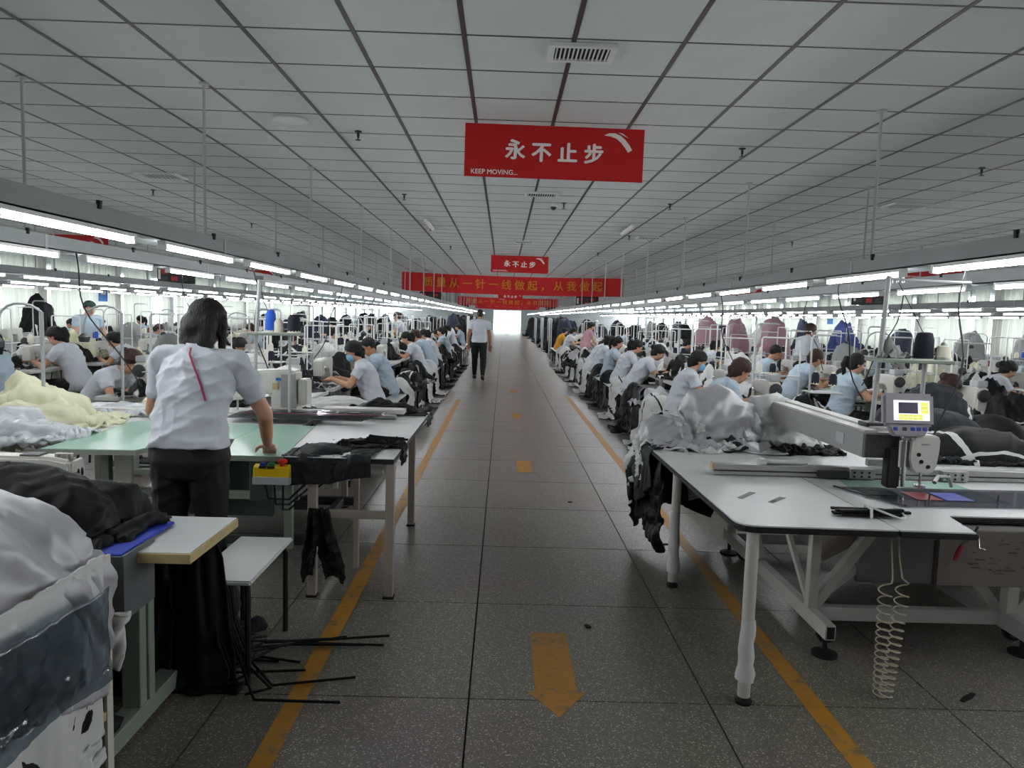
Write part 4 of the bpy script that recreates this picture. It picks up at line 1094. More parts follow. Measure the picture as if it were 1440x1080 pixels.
# coiled air hoses hanging to the floor
def helix(x, y, z0, z1, r, turns, dx=0, dy=0):
    n = int(turns * 12); pts = []
    for k in range(n + 1):
        q = k / n; a = q * turns * 2 * PI
        pts.append((x + dx * q + r * math.cos(a), y + dy * q + r * math.sin(a), z0 + (z1 - z0) * q ** .8))
    return pts
for i in range(2):
    pts = [(1.70 + .03 * i, 3.12, .74), (1.70 + .03 * i, 3.1, .62), (1.69 + .04 * i, 3.06, .52)] + helix(1.655 + .075 * i, 3.05, .50, .012, .026, 15, .0 - .05 * i, -.02)
    tag(MB().tube(pts, .0035, 6).build('coiled_hose', 'coil', None, True), ['clear coiled air hose hanging straight down to the floor', 'clear coiled air hose slanting down beside the straight one'][i], 'hose', 'coiled hoses under the table')
# ------------------------------------------------------------------ template machine with yellow control box
LZ = .79
lm = thing('template_sewing_machine', 'template sewing machine with mint green deck and yellow control box', 'sewing machine', (0, 0, 0))
pl = [(-2.5, 4.03), (-2.0, 4.05), (-1.90, 4.45), (-1.78, 4.50), (-1.62, 4.50), (-1.62, 5.1), (-2.5, 5.1)]
MB().prism(pl, LZ - .004, LZ).build('deck_panel', 'mint', lm)
MB().prism([(a + (.0 if k else 0), b) for k, (a, b) in enumerate(pl)], LZ - .03, LZ - .0042).build('deck_edge', 'greensteel', lm)
pr = [(-1.615, 4.50), (-1.50, 4.06), (-1.47, 3.98), (-1.17, 3.99), (-1.28, 5.1), (-1.615, 5.1)]
MB().prism(pr, LZ - .004, LZ).build('deck_panel', 'mint', lm); MB().prism(pr, LZ - .03, LZ - .0042).build('deck_edge', 'greensteel', lm)
pw = [(-1.165, 3.99), (-.575, 4.0), (-.575, 6.08), (-1.36, 6.08), (-1.275, 5.1)]
MB().prism(pw, LZ - .004, LZ).build('table_panel', 'laminate', lm); MB().prism(pw, LZ - .03, LZ - .0042).build('edge_band', 'edgeblack', lm)
pb_ = [(-3.3, 4.45), (-2.505, 4.45), (-2.505, 5.105), (-1.37, 5.105), (-1.37, 6.08), (-3.3, 6.08)]
MB().prism(pb_, LZ - .03, LZ - .001).build('table_panel', 'laminate', lm)
MB().prism([(-2.25, 4.75), (-1.9, 5.05), (-1.85, 5.02), (-2.12, 4.72)], LZ + .0004, LZ + .002).build('slot_cover', 'darkgreen', lm)
for x, y in ((-.595, 3.99 - .1), (-1.02, 3.99 - .12 + .0), (-.65, 5.47), (-1.25, 5.95), (-3.2, 5.9), (-3.2, 4.6)):
    y = max(y, 4.03) if y < 4.1 else y
    lg = MB().box(x - .024, x + .024, y - .024, y + .024, .012, LZ - .031).build('leg', 'beigesteel', lm, bevel=.003)
    MB().box(x - .03, x + .03, y - .03, y + .03, 0, .012).build('leg_pad', 'rubber', lg)
def lb(a, b, w, h, m, name): return MB().beam(a, b, w, h).build(name, m, lm, bevel=.003)
lb((-1.02, 4.03, .47), (-.595, 4.03, .47), .03, .045, 'beigesteel', 'cross_rail')
lb((-.86, 4.45, .02), (-.86, 4.45, .76), .03, .03, 'beigesteel', 'brace'); lb((-.70, 4.9, .55), (-.78, 4.5, .76), .03, .03, 'beigesteel', 'brace'); lb((-.98, 4.45, .62), (-.70, 4.45, .62), .03, .03, 'steelpaint', 'brace')
lb((-.93, 4.5, .55), (-.93, 4.5, .74), .03, .03, 'steelpaint', 'brace'); lb((-1.0, 4.5, .5), (-1.0, 4.5, .74), .03, .03, 'steelpaint', 'brace')
for x in (-2.42, -1.95, -1.30): lb((x, 4.55, .1), (x, 4.55, .76), .05, .05, 'greensteel', 'frame_post')
lb((-2.5, 4.6, .42), (-1.25, 4.6, .42), .04, .05, 'greensteel', 'frame_rail'); lb((-2.5, 4.6, .14), (-1.1, 4.6, .14), .05, .06, 'dark', 'frame_rail'); lb((-2.5, 5.6, .14), (-1.1, 5.6, .14), .05, .06, 'dark', 'frame_rail')
lb((-2.4, 5.2, .2), (-1.3, 5.2, .2), .04, .05, 'dark', 'frame_rail'); lb((-2.46, 4.6, .14), (-2.46, 5.6, .14), .05, .06, 'dark', 'frame_rail'); lb((-1.2, 4.6, .14), (-1.2, 5.6, .14), .05, .06, 'dark', 'frame_rail')
MB().box(-1.92, -1.74, 4.58, 4.62, .42, .74).build('side_cover', 'darkgreen', lm, bevel=.004); MB().box(-1.46, -1.33, 4.30, 4.34, .46, .74).build('side_cover', 'darkgreen', lm, bevel=.004)
MB().box(-2.3, -1.5, 4.9, 5.5, .2, .62).build('motor_cabinet', 'darkgreen', lm, bevel=.01)
MB().box(-2.35, -2.24, 4.5, 4.52, .5, .68).build('relay_box', 'steelpaint', lm, bevel=.004)
T = Matrix.Translation((-1.222, 3.985, .70)) @ Matrix.Rotation(-.1, 4, 'X')
yb = MB(T).prism([(-.05, -.055), (.05, -.055), (.05, .03), (-.02, .05), (-.05, .035)], -.095, .095, 'x').build('control_box', 'yellow', lm, bevel=.004)
MB(T).box(-.096, .096, -.054, .05, -.06, -.018).build('control_base', 'lightgrey', yb, bevel=.003)
for x, m_ in ((-.045, 'bluebtn'), (.0, 'greenbtn')):
    MB(T).box(x - .016, x + .016, -.05, -.015, .036, .058).build('push_button', m_, yb, bevel=.003); MB(T).box(x - .019, x + .019, -.054, -.03, .026, .04).build('button_guard', 'rubber', yb, bevel=.002)
MB(T).lathe([(.014, .03), (.014, .055), (.026, .058), (.026, .07), (.018, .078)], (.055, -.03, 0), 16).build('emergency_stop', 'redbtn', yb, True)
MB().tube([(-1.22, 4.02, .75), (-1.22, 4.04, .77)], .02, 8).build('box_bracket', 'dark', lm)
for k in range(3): MB().tube([(-1.28 + .05 * k, 4.02, .64), (-1.27 + .04 * k, 4.05, .54 - .03 * k), (-1.2, 4.2, .50 - .03 * k), (-1.1 + .05 * k, 4.3, .60)], .006, 6).build('cable', 'rubber', lm, True)
# clamps, bars and the big sewing head at the back of the deck
MB().box(-1.95, -.78, 5.50, 5.56, LZ + .004, LZ + .03).build('carriage_rail', 'alu', lm, bevel=.003)
MB().box(-1.36, -.74, 5.66, 5.80, LZ + .02, LZ + .055).build('carriage_bar', 'steelpaint', lm, bevel=.004)
MB().box(-1.36, -.80, 5.60, 5.65, LZ + .004, LZ + .03).build('carriage_bar', 'alu', lm, bevel=.003)
MB().box(-2.95, -2.0, 5.35, 5.42, LZ + .01, LZ + .05).build('carriage_bar', 'steelpaint', lm, bevel=.004)
for k in range(7): MB().box(-1.92 + .11 * k, -1.86 + .11 * k, 5.44, 5.50, LZ + .004, LZ + .035 + .012 * (k % 3)).build('clamp', 'machinegrey', lm, bevel=.003)
hp = [(-2.12, .92), (-2.10, 1.02), (-1.94, 1.115), (-1.62, 1.135), (-1.56, 1.12), (-1.555, .80), (-1.74, .80), (-1.75, .94), (-1.90, .955), (-1.95, .90), (-2.08, .88)]
hd = MB().prism(hp, 5.62, 5.82, 'y').build('sewing_head', 'machine', lm, bevel=.015)
MB().box(-1.665, -1.555, 5.60, 5.62, .85, 1.10).build('head_cover', 'machinegrey', hd, bevel=.004); MB().box(-1.73, -1.69, 5.612, 5.62, .98, 1.03).build('orange_label', 'edgewood', hd); MB().box(-1.70, -1.66, 5.598, 5.602, 1.05, 1.07).build('maker_mark', 'bluesign', hd)
MB().box(-1.55, -1.48, 5.64, 5.80, .86, 1.06).build('motor_cover', 'machine', hd, bevel=.01)
MB().tube([(-2.03, 5.72, .80), (-2.03, 5.72, .90)], .008, 8).build('needle_bar', 'chrome', hd, True)
MB().box(-2.3, -1.4, 5.60, 5.86, LZ, LZ + .012).build('bed_plate', 'machine', lm, bevel=.004)
MB().tube([(-1.77, 5.32, LZ), (-1.755, 5.32, 1.4), (-1.73, 5.32, 1.80)], .013, 10).build('thread_mast', 'rod', lm, True)
MB().tube([(-1.735, 5.32, 1.78), (-1.30, 5.33, 1.765)], .007, 8).build('mast_arm', 'rod', lm, True); MB().box(-1.75, -1.71, 5.30, 5.34, 1.79, 1.815).build('mast_cap', 'black', lm)
MB().box(-1.80, -1.44, 5.24, 5.42, 1.40, 1.42).build('thread_shelf', 'greensteel', lm, bevel=.004); MB().tube([(-1.52, 5.33, LZ), (-1.52, 5.33, 1.40)], .011, 8).build('shelf_post', 'rod', lm, True)
for i, (x, m_, w_, r, h) in enumerate(((-1.655, 'bluethread', 'tall blue', .036, .16), (-1.60, 'cream', 'squat cream', .034, .09), (-1.49, 'navy', 'large black', .045, .13))):
    c_ = thing('thread_cone', w_ + ' thread cone on the shelf behind the mint green deck', 'thread cone', (x, 5.33, 1.42))
    MB().lathe([(r, .004), (r * .95, h * .8), (r * .6, h)], n=16).build('thread', m_, c_, True); MB().lathe([(r * 1.05, 0), (r * 1.05, .004), (r * .3, h + .012)], n=12).build('core', 'cream', c_, True)
for i in range(5):
    T = Matrix.Translation((-1.32 + .03 * i, 5.27 + .02 * i, LZ + .034 + .007 * i)) @ Matrix.Rotation(-.02 + .015 * i, 4, 'Z')
    a_ = MB(T).box(-.60, .36, -.13, .10, 0, .003).build('plastic_template', 'film'); tag(a_, '%s clear plastic template in the layers lying behind the mint green deck' % ['lowest', 'second lowest', 'middle', 'second highest', 'topmost'][i], 'template', 'plastic templates on the deck')
    MB(T).box(-.60, .36, -.13, -.122, .003, .006).build('tape_edge', 'magenta' if i == 4 else 'dark', a_)
    for k in range(4): MB(T).box(-.5 + .2 * k, -.42 + .2 * k, -.02, .04, .003, .005).build('template_patch', 'dark' if k % 2 else 'kgrey', a_)

# ------------------------------------------------------------------ sewing table, bench and rack at the aisle corner
st = thing('sewing_table', 'white sewing table with tan edges and grey-green T-shaped leg', 'table', (0, 0, 0))
MB().box(-2.15, -1.045, 2.48, 2.93, .742, .745).build('table_top', 'laminate', st); MB().box(-2.15, -1.04, 2.475, 2.935, .707, .7418).build('top_board', 'edgewood', st, bevel=.002)
lg = MB().box(-1.375, -1.305, 2.66, 2.71, .09, .706).build('leg', 'greensteel', st, bevel=.003)
MB().box(-1.372, -1.30, 2.72, 2.765, .09, .706).build('leg_sleeve', 'greensteel', lg, bevel=.003)
MB().box(-1.38, -1.30, 2.42, 2.98, .02, .09).build('foot_bar', 'greensteel', lg, bevel=.004)
lg = MB().box(-2.05, -1.98, 2.66, 2.71, .09, .706).build('leg', 'greensteel', st, bevel=.003); MB().box(-2.05, -1.98, 2.42, 2.98, .02, .09).build('foot_bar', 'greensteel', lg, bevel=.004)
for y in (2.46, 2.94): MB().lathe([(.02, 0), (.02, .02)], (-1.34, y, 0), 10).build('foot_pad', 'rubber', st)
MB().box(-2.0, -1.36, 2.70, 2.74, .22, .27).build('cross_bar', 'greensteel', st)
hm = thing('sewing_machine', 'old white sewing machine head half buried under black cloth', 'sewing machine', (-1.74, 3.02, .745))
MB().box(-.45, .05, -.06, .06, 0, .02).build('bed', 'machine', hm, bevel=.004)
MB().prism([(-.45, .02), (-.34, .02), (-.34, .11), (-.07, .115), (-.07, .09), (.0, .09), (.015, .13), (.0, .20), (-.08, .215), (-.45, .215)], -.045, .045, 'y').build('arm', 'machine', hm, bevel=.012)
fp = MB().prism([(-.04, .09), (.03, .085), (.05, .10), (.045, .17), (.03, .205), (-.03, .20)], .008, .02, 'x').build('face_plate', 'machine', hm, bevel=.004)
for y in (-.005, .022): MB().ball((.021, y, .145), (.004, .009, .02), 8).build('oval_hole', 'rubber', fp, True)
for k in range(3): MB().lathe([(.014, .2), (.016, .21), (.014, .225)], (-.06 + .022 * k, .0, 0), 10).build('tension_knob', 'alu', hm, True)
MB().box(-.2, -.12, -.035, .035, .214, .222).build('oil_cover', 'dark', hm, bevel=.003)
# rack of wooden boards
rk = thing('wooden_rack', 'open wooden rack with a white-edged end board', 'rack', (0, 0, 0))
MB().box(-1.9, -1.222, 2.26, 2.285, 0, .80).build('end_board', 'wood', rk); MB().box(-1.222, -1.212, 2.255, 2.29, 0, .80).build('board_edge', 'woodedge', rk)
MB().box(-1.9, -1.225, 1.0, 2.26, .28, .30).build('shelf', 'wood', rk); MB().box(-1.225, -1.215, 1.0, 2.26, .275, .303).build('shelf_edge', 'edgewood', rk)
MB().box(-1.9, -1.225, 1.0, 2.26, .78, .80).build('shelf', 'wood', rk); MB().box(-1.9, -1.222, .975, 1.0, 0, .80).build('end_board', 'wood', rk)
bx = thing('padded_side_table', 'small side table wrapped in white cloth with blue top', 'table', (0, 0, 0))
MB().box(-1.75, -1.235, 2.40, 2.80, .752, .762).build('blue_cover', 'cobalt', bx, bevel=.003)
MB().box(-1.76, -1.228, 2.385, 2.395, .54, .757).build('grey_board', 'greyboard', bx); MB().box(-1.228, -1.22, 2.385, 2.60, .54, .76).build('grey_board', 'greyboard', bx)
# paper sheaf on the shelf
r_ = random.Random(2)
for k in range(9):
    dz = .302 + k * .014; vs, fs = [], []
    n = 10
    for i in range(n + 1):
        q = i / n; x = -1.80 + .50 * q - .01 * k; cz = dz + .05 * max(0, .35 - q) + (.035 * (q - .7) * (k % 3 - .5) if q > .7 else 0)
        for y in (1.35 + .01 * (k % 3), 2.10 - .012 * (k % 4)): vs.append((x, y, cz)); 
    for i in range(n): fs.append((2 * i, 2 * i + 2, 2 * i + 3, 2 * i + 1))
    m = len(vs); vs2 = [(a, b, c + .008) for a, b, c in vs]; allv = vs + vs2
    F_ = [tuple(reversed(f)) for f in fs] + [tuple(i + m for i in f) for f in fs] + [(2 * i, 2 * i + m, 2 * i + 2 + m, 2 * i + 2) for i in range(n)] + [(2 * i + 1, 2 * i + 3, 2 * i + 3 + m, 2 * i + 1 + m) for i in range(n)] + [(0, 1, 1 + m, m), (2 * n, 2 * n + m, 2 * n + 1 + m, 2 * n + 1)]
    tag(MB().add(allv, F_).build('white_sheet', 'kpaper' if k % 3 else 'kgrey', None, True), '%s sheet in the curled white stack on the wooden rack shelf' % ORD[k], 'sheet', 'sheets stacked on the rack shelf')

def make_bench(loc, rz, label, group, L=.62, W=.26, H=.46):
    b = thing('bench', label, 'bench', loc, rz, group)
    MB().box(-W / 2, W / 2, -L / 2, L / 2, H - .02, H).build('seat', 'laminate', b, bevel=.006)
    for sx in (-1, 1):
        for sy in (-1, 1):
            x, y = sx * (W / 2 - .025), sy * (L / 2 - .04)
            MB().tube([(x, y + sy * .0, 0), (x, y, H - .07), (x - sx * .01, y - sy * .02, H - .022), (x - sx * .04, y - sy * .03, H - .021)], .013, 8).build('leg', 'blacktube', b, True)
    return b
make_bench((-1.14, 3.30, 0), 0, 'low white bench with black legs heaped with black cloth', 'white benches')
# black strips trailing from the bench to the floor
for k in range(16):
    r_ = random.Random(30 + k); x0, y0 = -1.18 + r_.uniform(-.05, .06), 3.0 + r_.uniform(-.05, .25)
    x1, y1 = -.98 + r_.uniform(-.2, .12), 3.05 + r_.uniform(-.25, .4); x2 = x1 + r_.uniform(.15, .42)
    if k > 9: x2 = x1 + r_.uniform(-.1, .1)
    pts = [(x0 - .02, y0, .44), (x0 + .01, y0, .36), (x0 + .03, y0 - .01, .22), (x0 + .07, y0, .09), (x1, y1, .016 + .002 * k), (x2, y1 + r_.uniform(-.05, .12), .010 + .0015 * k)]
    P_ = []
    for i in range(len(pts) - 1):
        for q in range(3): P_.append(tuple(Vector(pts[i]).lerp(Vector(pts[i + 1]), q / 3)))
    P_.append(pts[-1])
    tag(MB().tube(P_, .006, 6).build('black_strip', 'kblack', None, True), 'thin black fabric strip trailing from the white bench onto the floor', 'fabric strip', 'black strips trailing from the bench')
MB_ = None
# ------------------------------------------------------------------ cloth of the two machines and the corner
tabL = (-1.165, -.575, 3.99, 6.08, 0, LZ)
def put_cloth(name, P, mats, label, cat, thick=.006, group=None, cut=None, stripes=None, fold=.022, seed=None):
    return tag(link(name, sheet_mesh(name, P, mats, thick, cut, stripes, fold, seed)), label, cat, group)
# black piece hanging over the front edge of the table
P = drape(44, 34, .50, .42, lambda u, v: (-1.21 + .46 * u + .10 * v, 3.93 + .38 * v + .16 * u * v, LZ + .03 + .02 * np.sin(u * 14) * np.sin(v * 9)), [(-2.5, -.575, 3.99, 6.08, 0, LZ)], [((-1.0, 4.15, LZ), (.13, .1, .035))], 40, seed=1, fric=.97)
put_cloth('black_trouser_piece', P, ['kchar', 'kblack'], 'charcoal cloth piece hanging over the white table edge by the control box', 'cloth', fold=.014)
P = drape(34, 26, .55, .36, flat(-.95, -.62, 4.25, 4.62, LZ + .08, .95, .03, 3, .35), [tabL], [((-.85, 4.42, LZ), (.14, .07, .03))], 60, seed=2, fric=.8)
put_cloth('black_trouser_piece', P, ['kblack', 'kchar'], 'crumpled black cloth lying on the white table top behind the hanging piece', 'cloth')
for k in range(7):
    y = 4.36 + .03 * k
    tag(MB().tube([(-.80, y, LZ + .035 + .004 * (k % 3)), (-.70, y + .005 * k, LZ + .022), (-.60 + .015 * (k % 3), y + .012 * k, LZ + .012)], .008, 6).build('black_strip', 'kblack', None, True), 'narrow black strap end on the white table beside the crumpled cloth', 'fabric strip', 'strap ends on the white table')
# trousers hung over the lower rail
def trousers_hang(u, v):
    return (-1.16 + .28 * u + .02 * np.sin(v * 5), 4.03 - .04 + .05 * np.sin(u * 12) * (.3 + v), .50 - .46 * v)
P = drape(36, 40, .27, .37, lambda u, v: (-1.02 + .10 * u + .17 * (u - .42) * v + .04 * u * v, 3.962 + .02 * np.sin(u * 13) * (.3 + v), .515 - .36 * v), [], [], 6, pin=np.s_[0, :], seed=4)
put_cloth('black_trousers', P, ['kblack', 'kblack'], 'black trousers hung from the rail below the white table', 'trousers', .014, cut=lambda u, v: ((np.abs(u - .40) < .26 * (v - .28)) & (v > .30)) | (v > .97 - .16 * np.abs(np.sin(u * 7))), fold=.008)
# garments at the back end of the left table
for i, (x, y, m_, l_) in enumerate(((-.95, 5.95, ('kblack', 'kchar'), 'black jacket heaped at the aisle end of the machine table'), (-1.35, 6.2, ('kwhite', 'kchar'), 'white lined piece spread behind the plastic templates'), (-1.9, 6.25, ('kwhite', 'ksilver'), 'pale piece spread behind the big white sewing head'))):
    P = drape(34, 28, .9, .6, flat(x - .4, x + .4, y - .25, y + .25, LZ + .2, .8, .05, 11 + i), [(-3.3, -.575, 3.99, 6.35, 0, LZ)], [((x, y, LZ), (.25, .16, .07))], 60, seed=6 + i, fric=.8)
    put_cloth('jacket', P, list(m_), l_, 'garment')
# corner rack: black heap, silver-lined jacket, film, white garment
rackb = [(-1.95, -1.21, .97, 2.29, 0, .80), (-2.15, -1.04, 2.48, 2.93, 0, .745), (-1.76, -1.222, 2.38, 2.80, .5, .762)]
P = drape(46, 40, 1.15, .95, flat(-2.15, -1.33, 2.42, 3.0, 1.12, .85, .06, 21), rackb, [((-1.72, 2.62, .76), (.33, .24, .20)), ((-1.55, 2.75, .76), (.20, .2, .14))], 90, seed=11, fric=.7)
put_cloth('jacket', P, ['kblack', 'kchar'], 'big heap of black jacket cloth beside the blue table top', 'garment', fold=.05)
P = drape(44, 38, 1.0, .9, flat(-2.0, -1.4, 2.3, 2.75, 1.22, .75, .06, 25), rackb, [((-1.72, 2.58, .76), (.35, .25, .24))], 80, seed=12, fric=.7)
put_cloth('jacket', P, ['kblack', 'kblack'], 'second black jacket piled over the heap by the blue top', 'garment', fold=.05)
P = drape(52, 48, 1.15, 1.15, lambda u, v: (-2.15 + 1.08 * u, 1.25 + 1.02 * v + .1 * np.sin(u * 5), 1.22 + .05 * np.sin(u * 11 + v * 4) - .10 * u), rackb, [((-1.62, 1.85, .80), (.36, .45, .27)), ((-1.55, 2.15, .8), (.3, .2, .2))], 90, seed=13, fric=.75)
put_cloth('jacket', P, ['ksilver', 'kwhite'], 'white and silver jacket piece draped over the corner of the rack', 'garment', .008, fold=.035)
P = drape(30, 18, .62, .13, lambda u, v: (-1.125 + .012 * np.sin(v * 6) + .015 * np.sin(u * 8) * v, 1.50 + .62 * u, .79 - .13 * v - .03 * u), [(-1.95, -1.205, .97, 2.29, 0, .80)], [], 10, pin=np.s_[0, :], seed=14)
put_cloth('plastic_sheet', P, ['bluefilm', 'bluefilm'], 'blue-grey plastic film hanging below the silver jacket', 'film', .002, fold=.006)
P = drape(40, 36, .80, .52, lambda u, v: (-1.195 - .01 * v + .02 * np.sin(u * 12) * v, 1.42 + .80 * u, .82 - .46 * v), [(-1.95, -1.22, .97, 2.29, 0, .31)], [], 12, pin=np.s_[0, :], seed=15)
put_cloth('jacket', P, ['kwhite', 'kwhite'], 'white jacket lining hanging down to the rack shelf behind the film', 'garment', .008, fold=.010)
P = drape(40, 16, .80, .16, lambda u, v: (-1.21 - .06 * v, 1.42 + .80 * u, .40 - .06 * v), [(-1.95, -1.22, .97, 2.29, 0, .31)], [], 20, pin=np.s_[0, :], seed=19)
put_cloth('jacket', P, ['kblack', 'kblack'], 'black hem of a jacket just above the rack shelf', 'garment', .01, fold=.012)
P = drape(30, 16, .55, .22, lambda u, v: (-1.75 + .55 * u, 2.42 - .05 * v + .03 * np.sin(u * 20), .775 - .02 * v), [(-1.765, -1.218, 2.375, 2.80, .5, .763)], [], 30, seed=16, fric=.8)
put_cloth('cloth_edge', P, ['kwhite', 'kwhite'], 'crumpled white wrapping along the edge of the blue-topped table', 'cloth')
# black cloth heaped on the bench and hanging to the floor
benchb = [(-1.27, -1.01, 2.99, 3.61, .44, .46), (-2.15, -1.04, 2.48, 2.93, 0, .745)]
P = drape(44, 40, 1.1, .9, flat(-1.95, -1.12, 2.98, 3.62, .82, .9, .06, 31), benchb, [((-1.55, 3.28, .2), (.36, .28, .28))], 90, seed=17, fric=.6)
put_cloth('jacket', P, ['kchar', 'kblack'], 'charcoal jacket cloth slumped over the white bench', 'garment', fold=.045)
P = drape(40, 36, 1.0, .8, lambda u, v: (-1.75 + .62 * u, 2.97 - .02 * np.sin(u * 9) + .03 * v, .62 - .5 * v), [], [((-1.5, 3.2, .2), (.30, .2, .3))], 40, seed=18, pin=np.s_[0, :])
put_cloth('jacket', P, ['kblack', 'kblack'], 'black jacket cloth hanging from the bench down to the floor', 'garment')
# cream padding and foil bag on the machine table
def cream(x, y, seed, label, m_=('kcream', 'kcream'), z=LZ, s=1.0, hgt=.16):
    P = drape(36, 32, 1.05 * s, .9 * s, flat(x - .36 * s, x + .36 * s, y - .3 * s, y + .3 * s, z + hgt + .22, .85, .06, seed), [(-3.3, -2.0, 4.1, 6.35, 0, LZ)], [((x, y, z), (.30 * s, .25 * s, hgt)), ((x - .15, y + .1, z), (.2 * s, .16 * s, hgt * 1.2))], 70, seed=seed, fric=.6)
    return put_cloth('padding_sheet', P, list(m_), label, 'padding', .012, fold=.045)
cream(-2.95, 4.75, 41, 'cream padding heap on the machine table, lower fold')
cream(-3.05, 4.95, 42, 'cream padding heap on the machine table, upper fold', hgt=.24)
cream(-2.78, 4.38, 43, 'wrinkled clear bag beside the cream padding', ('kfoil', 'kfoil'), s=.7, hgt=.09)
cream(-2.55, 6.0, 44, 'cream padding piece draped behind the standing worker', s=.75, hgt=.1)
cream(-2.35, 6.15, 46, 'black cloth lying behind the cream padding piece', ('kblack', 'kchar'), s=.7, hgt=.08)
cream(-2.72, 5.5, 47, 'wrinkled clear bag spread on the white table beyond the deck', ('kfoil', 'kfoil'), s=.7, hgt=.03)
# ------------------------------------------------------------------ prototypes of the sewing stations (worker at the origin faces +x)
def proto(name, cat): return thing(name, 'x', cat)
pt = proto('sewing_table', 'table')
MB().box(.30, .86, -.56, .60, .745, .75).build('table_top', 'laminate', pt); MB().box(.298, .862, -.562, .602, .715, .745).build('top_board', 'steelpaint', pt)
for y in (-.42, .46):
    l_ = MB().box(.56, .61, y - .03, y + .03, .07, .714).build('leg', 'greensteel', pt, bevel=.003)
    MB().box(.33, .84, y - .03, y + .03, .02, .07).build('foot_bar', 'greensteel', l_, bevel=.004)
MB().box(.57, .60, -.42, .46, .24, .28).build('cross_bar', 'greensteel', pt)
MB().box(.52, .68, .06, .26, .53, .71).build('motor', 'dark', pt, bevel=.01)
MB().box(.36, .62, -.12, .12, .05, .07).build('pedal', 'dark', pt)
tree(pt)
pm = proto('sewing_machine', 'sewing machine')   # arm runs along y, column at -y
MB().box(-.09, .09, -.25, .24, 0, .016).build('bed', 'chrome', pm, bevel=.003)
body = [(-.27, .016), (-.12, .016), (-.11, .12), (-.07, .165), (.12, .17), (.13, .10), (.215, .10), (.225, .26), (.20, .285), (-.25, .30), (-.275, .28)]
MB().prism(body, -.055, .055, 'x').build('arm', 'machine', pm, bevel=.012)
MB().prism([(-.048, .10), (.048, .10), (.052, .24), (.03, .27), (-.03, .27), (-.052, .24)], .226, .238, 'y').build('face_plate', 'machine', pm, bevel=.004)
T = Matrix.Translation((0, -.29, .22)) @ Matrix.Rotation(PI / 2, 4, 'X')
MB(T).lathe([(.02, -.015), (.058, -.012), (.062, 0), (.058, .014), (.02, .022)], n=18).build('handwheel', 'dark', pm, True)
MB().tube([(0, .17, .012), (0, .17, .12)], .007, 8).build('needle_bar', 'chrome', pm, True)
MB().lathe([(.016, 0), (.018, .006), (.012, .02)], (-.056, .15, .19), 10, T=Matrix.Rotation(-PI / 2, 4, 'Y')).build('tension_dial', 'chrome', pm, True)
MB().box(-.05, .05, -.26, -.13, .30, .36).build('control_panel', 'lightgrey', pm, bevel=.006)
MB().tube([(0, .05, .295), (0, .05, .36)], .004, 6).build('thread_pin', 'chrome', pm)
tree(pm)
ps = proto('thread_stand', 'thread stand')   # stands on the table
MB().tube([(0, 0, .75), (0, 0, 1.56), (.012, 0, 1.585), (.04, 0, 1.595), (.22, 0, 1.595)], .0095, 8).build('pole', 'rod', ps, True)
MB().box(-.02, .26, -.13, .13, 1.04, 1.05).build('cone_tray', 'rod', ps, bevel=.002)
MB().tube([(.22, -.1, 1.59), (.22, .1, 1.59)], .005, 6).build('guide_bar', 'rod', ps, True)
MB().lathe([(.03, .75), (.03, .765), (.012, .77)], n=12).build('base', 'dark', ps, True)
tree(ps)
pu = proto('thread_stand', 'thread stand')   # inverted U frame
MB().tube([(0, -.2, .75), (0, -.2, 1.50), (0, -.19, 1.515), (0, .19, 1.515), (0, .2, 1.50), (0, .2, .9)], .009, 8).build('frame', 'whiterod', pu, True)
MB().box(-.05, .05, -.2, .2, 1.10, 1.11).build('cone_tray', 'rod', pu)
MB().tube([(0, -.2, .76), (0, -.2, .765)], .03, 10).build('base', 'dark', pu)
tree(pu)
pg = proto('work_lamp', 'lamp')              # goose-neck pole
MB().tube([(0, 0, .75), (0, 0, 1.48)], .012, 8).build('pole', 'tray', pg, True)
MB().tube([(0, 0, 1.48)] + [(-.30 * math.sin(k / 8 * 1.7), 0, 1.50 + .06 * math.sin(k / 8 * PI) - .22 * (k / 8) ** 2.2) for k in range(1, 9)], .008, 8).build('goose_neck', 'tray', pg, True)
MB().lathe([(.035, 0), (.045, .04), (.015, .07)], (-.30, 0, 1.24), 12).build('lamp_head', 'dark', pg, True)
tree(pg)
CONES = {}
for k, (m_, r, h) in dict(black=('navy', .036, .11), white=('cream', .034, .10), teal=('teal', .032, .13), red=('redthread', .03, .1), blue=('bluethread', .032, .12)).items():
    c_ = proto('thread_cone', 'thread cone'); MB().lathe([(r, .004), (r * .95, h * .75), (r * .55, h)], n=12).build('thread', m_, c_, True); MB().lathe([(r * 1.06, 0), (r * 1.06, .004), (r * .3, h + .012)], n=8).build('core', 'cream', c_, True)
    CONES[k] = tree(c_)
pbench = make_bench((0, 0, 0), 0, 'x', 'white benches', L=1.28, W=.34); tree(pbench)
pstool = proto('stool', 'stool')
MB().lathe([(.15, .43), (.155, .445), (.15, .455)], n=20).build('seat', 'dark', pstool, True)
for a in range(4):
    MB().tube([(.10 * math.cos(a * PI / 2 + .78), .10 * math.sin(a * PI / 2 + .78), .43), (.16 * math.cos(a * PI / 2 + .78), .16 * math.sin(a * PI / 2 + .78), 0)], .012, 8).build('leg', 'blacktube', pstool, True)
tree(pstool)

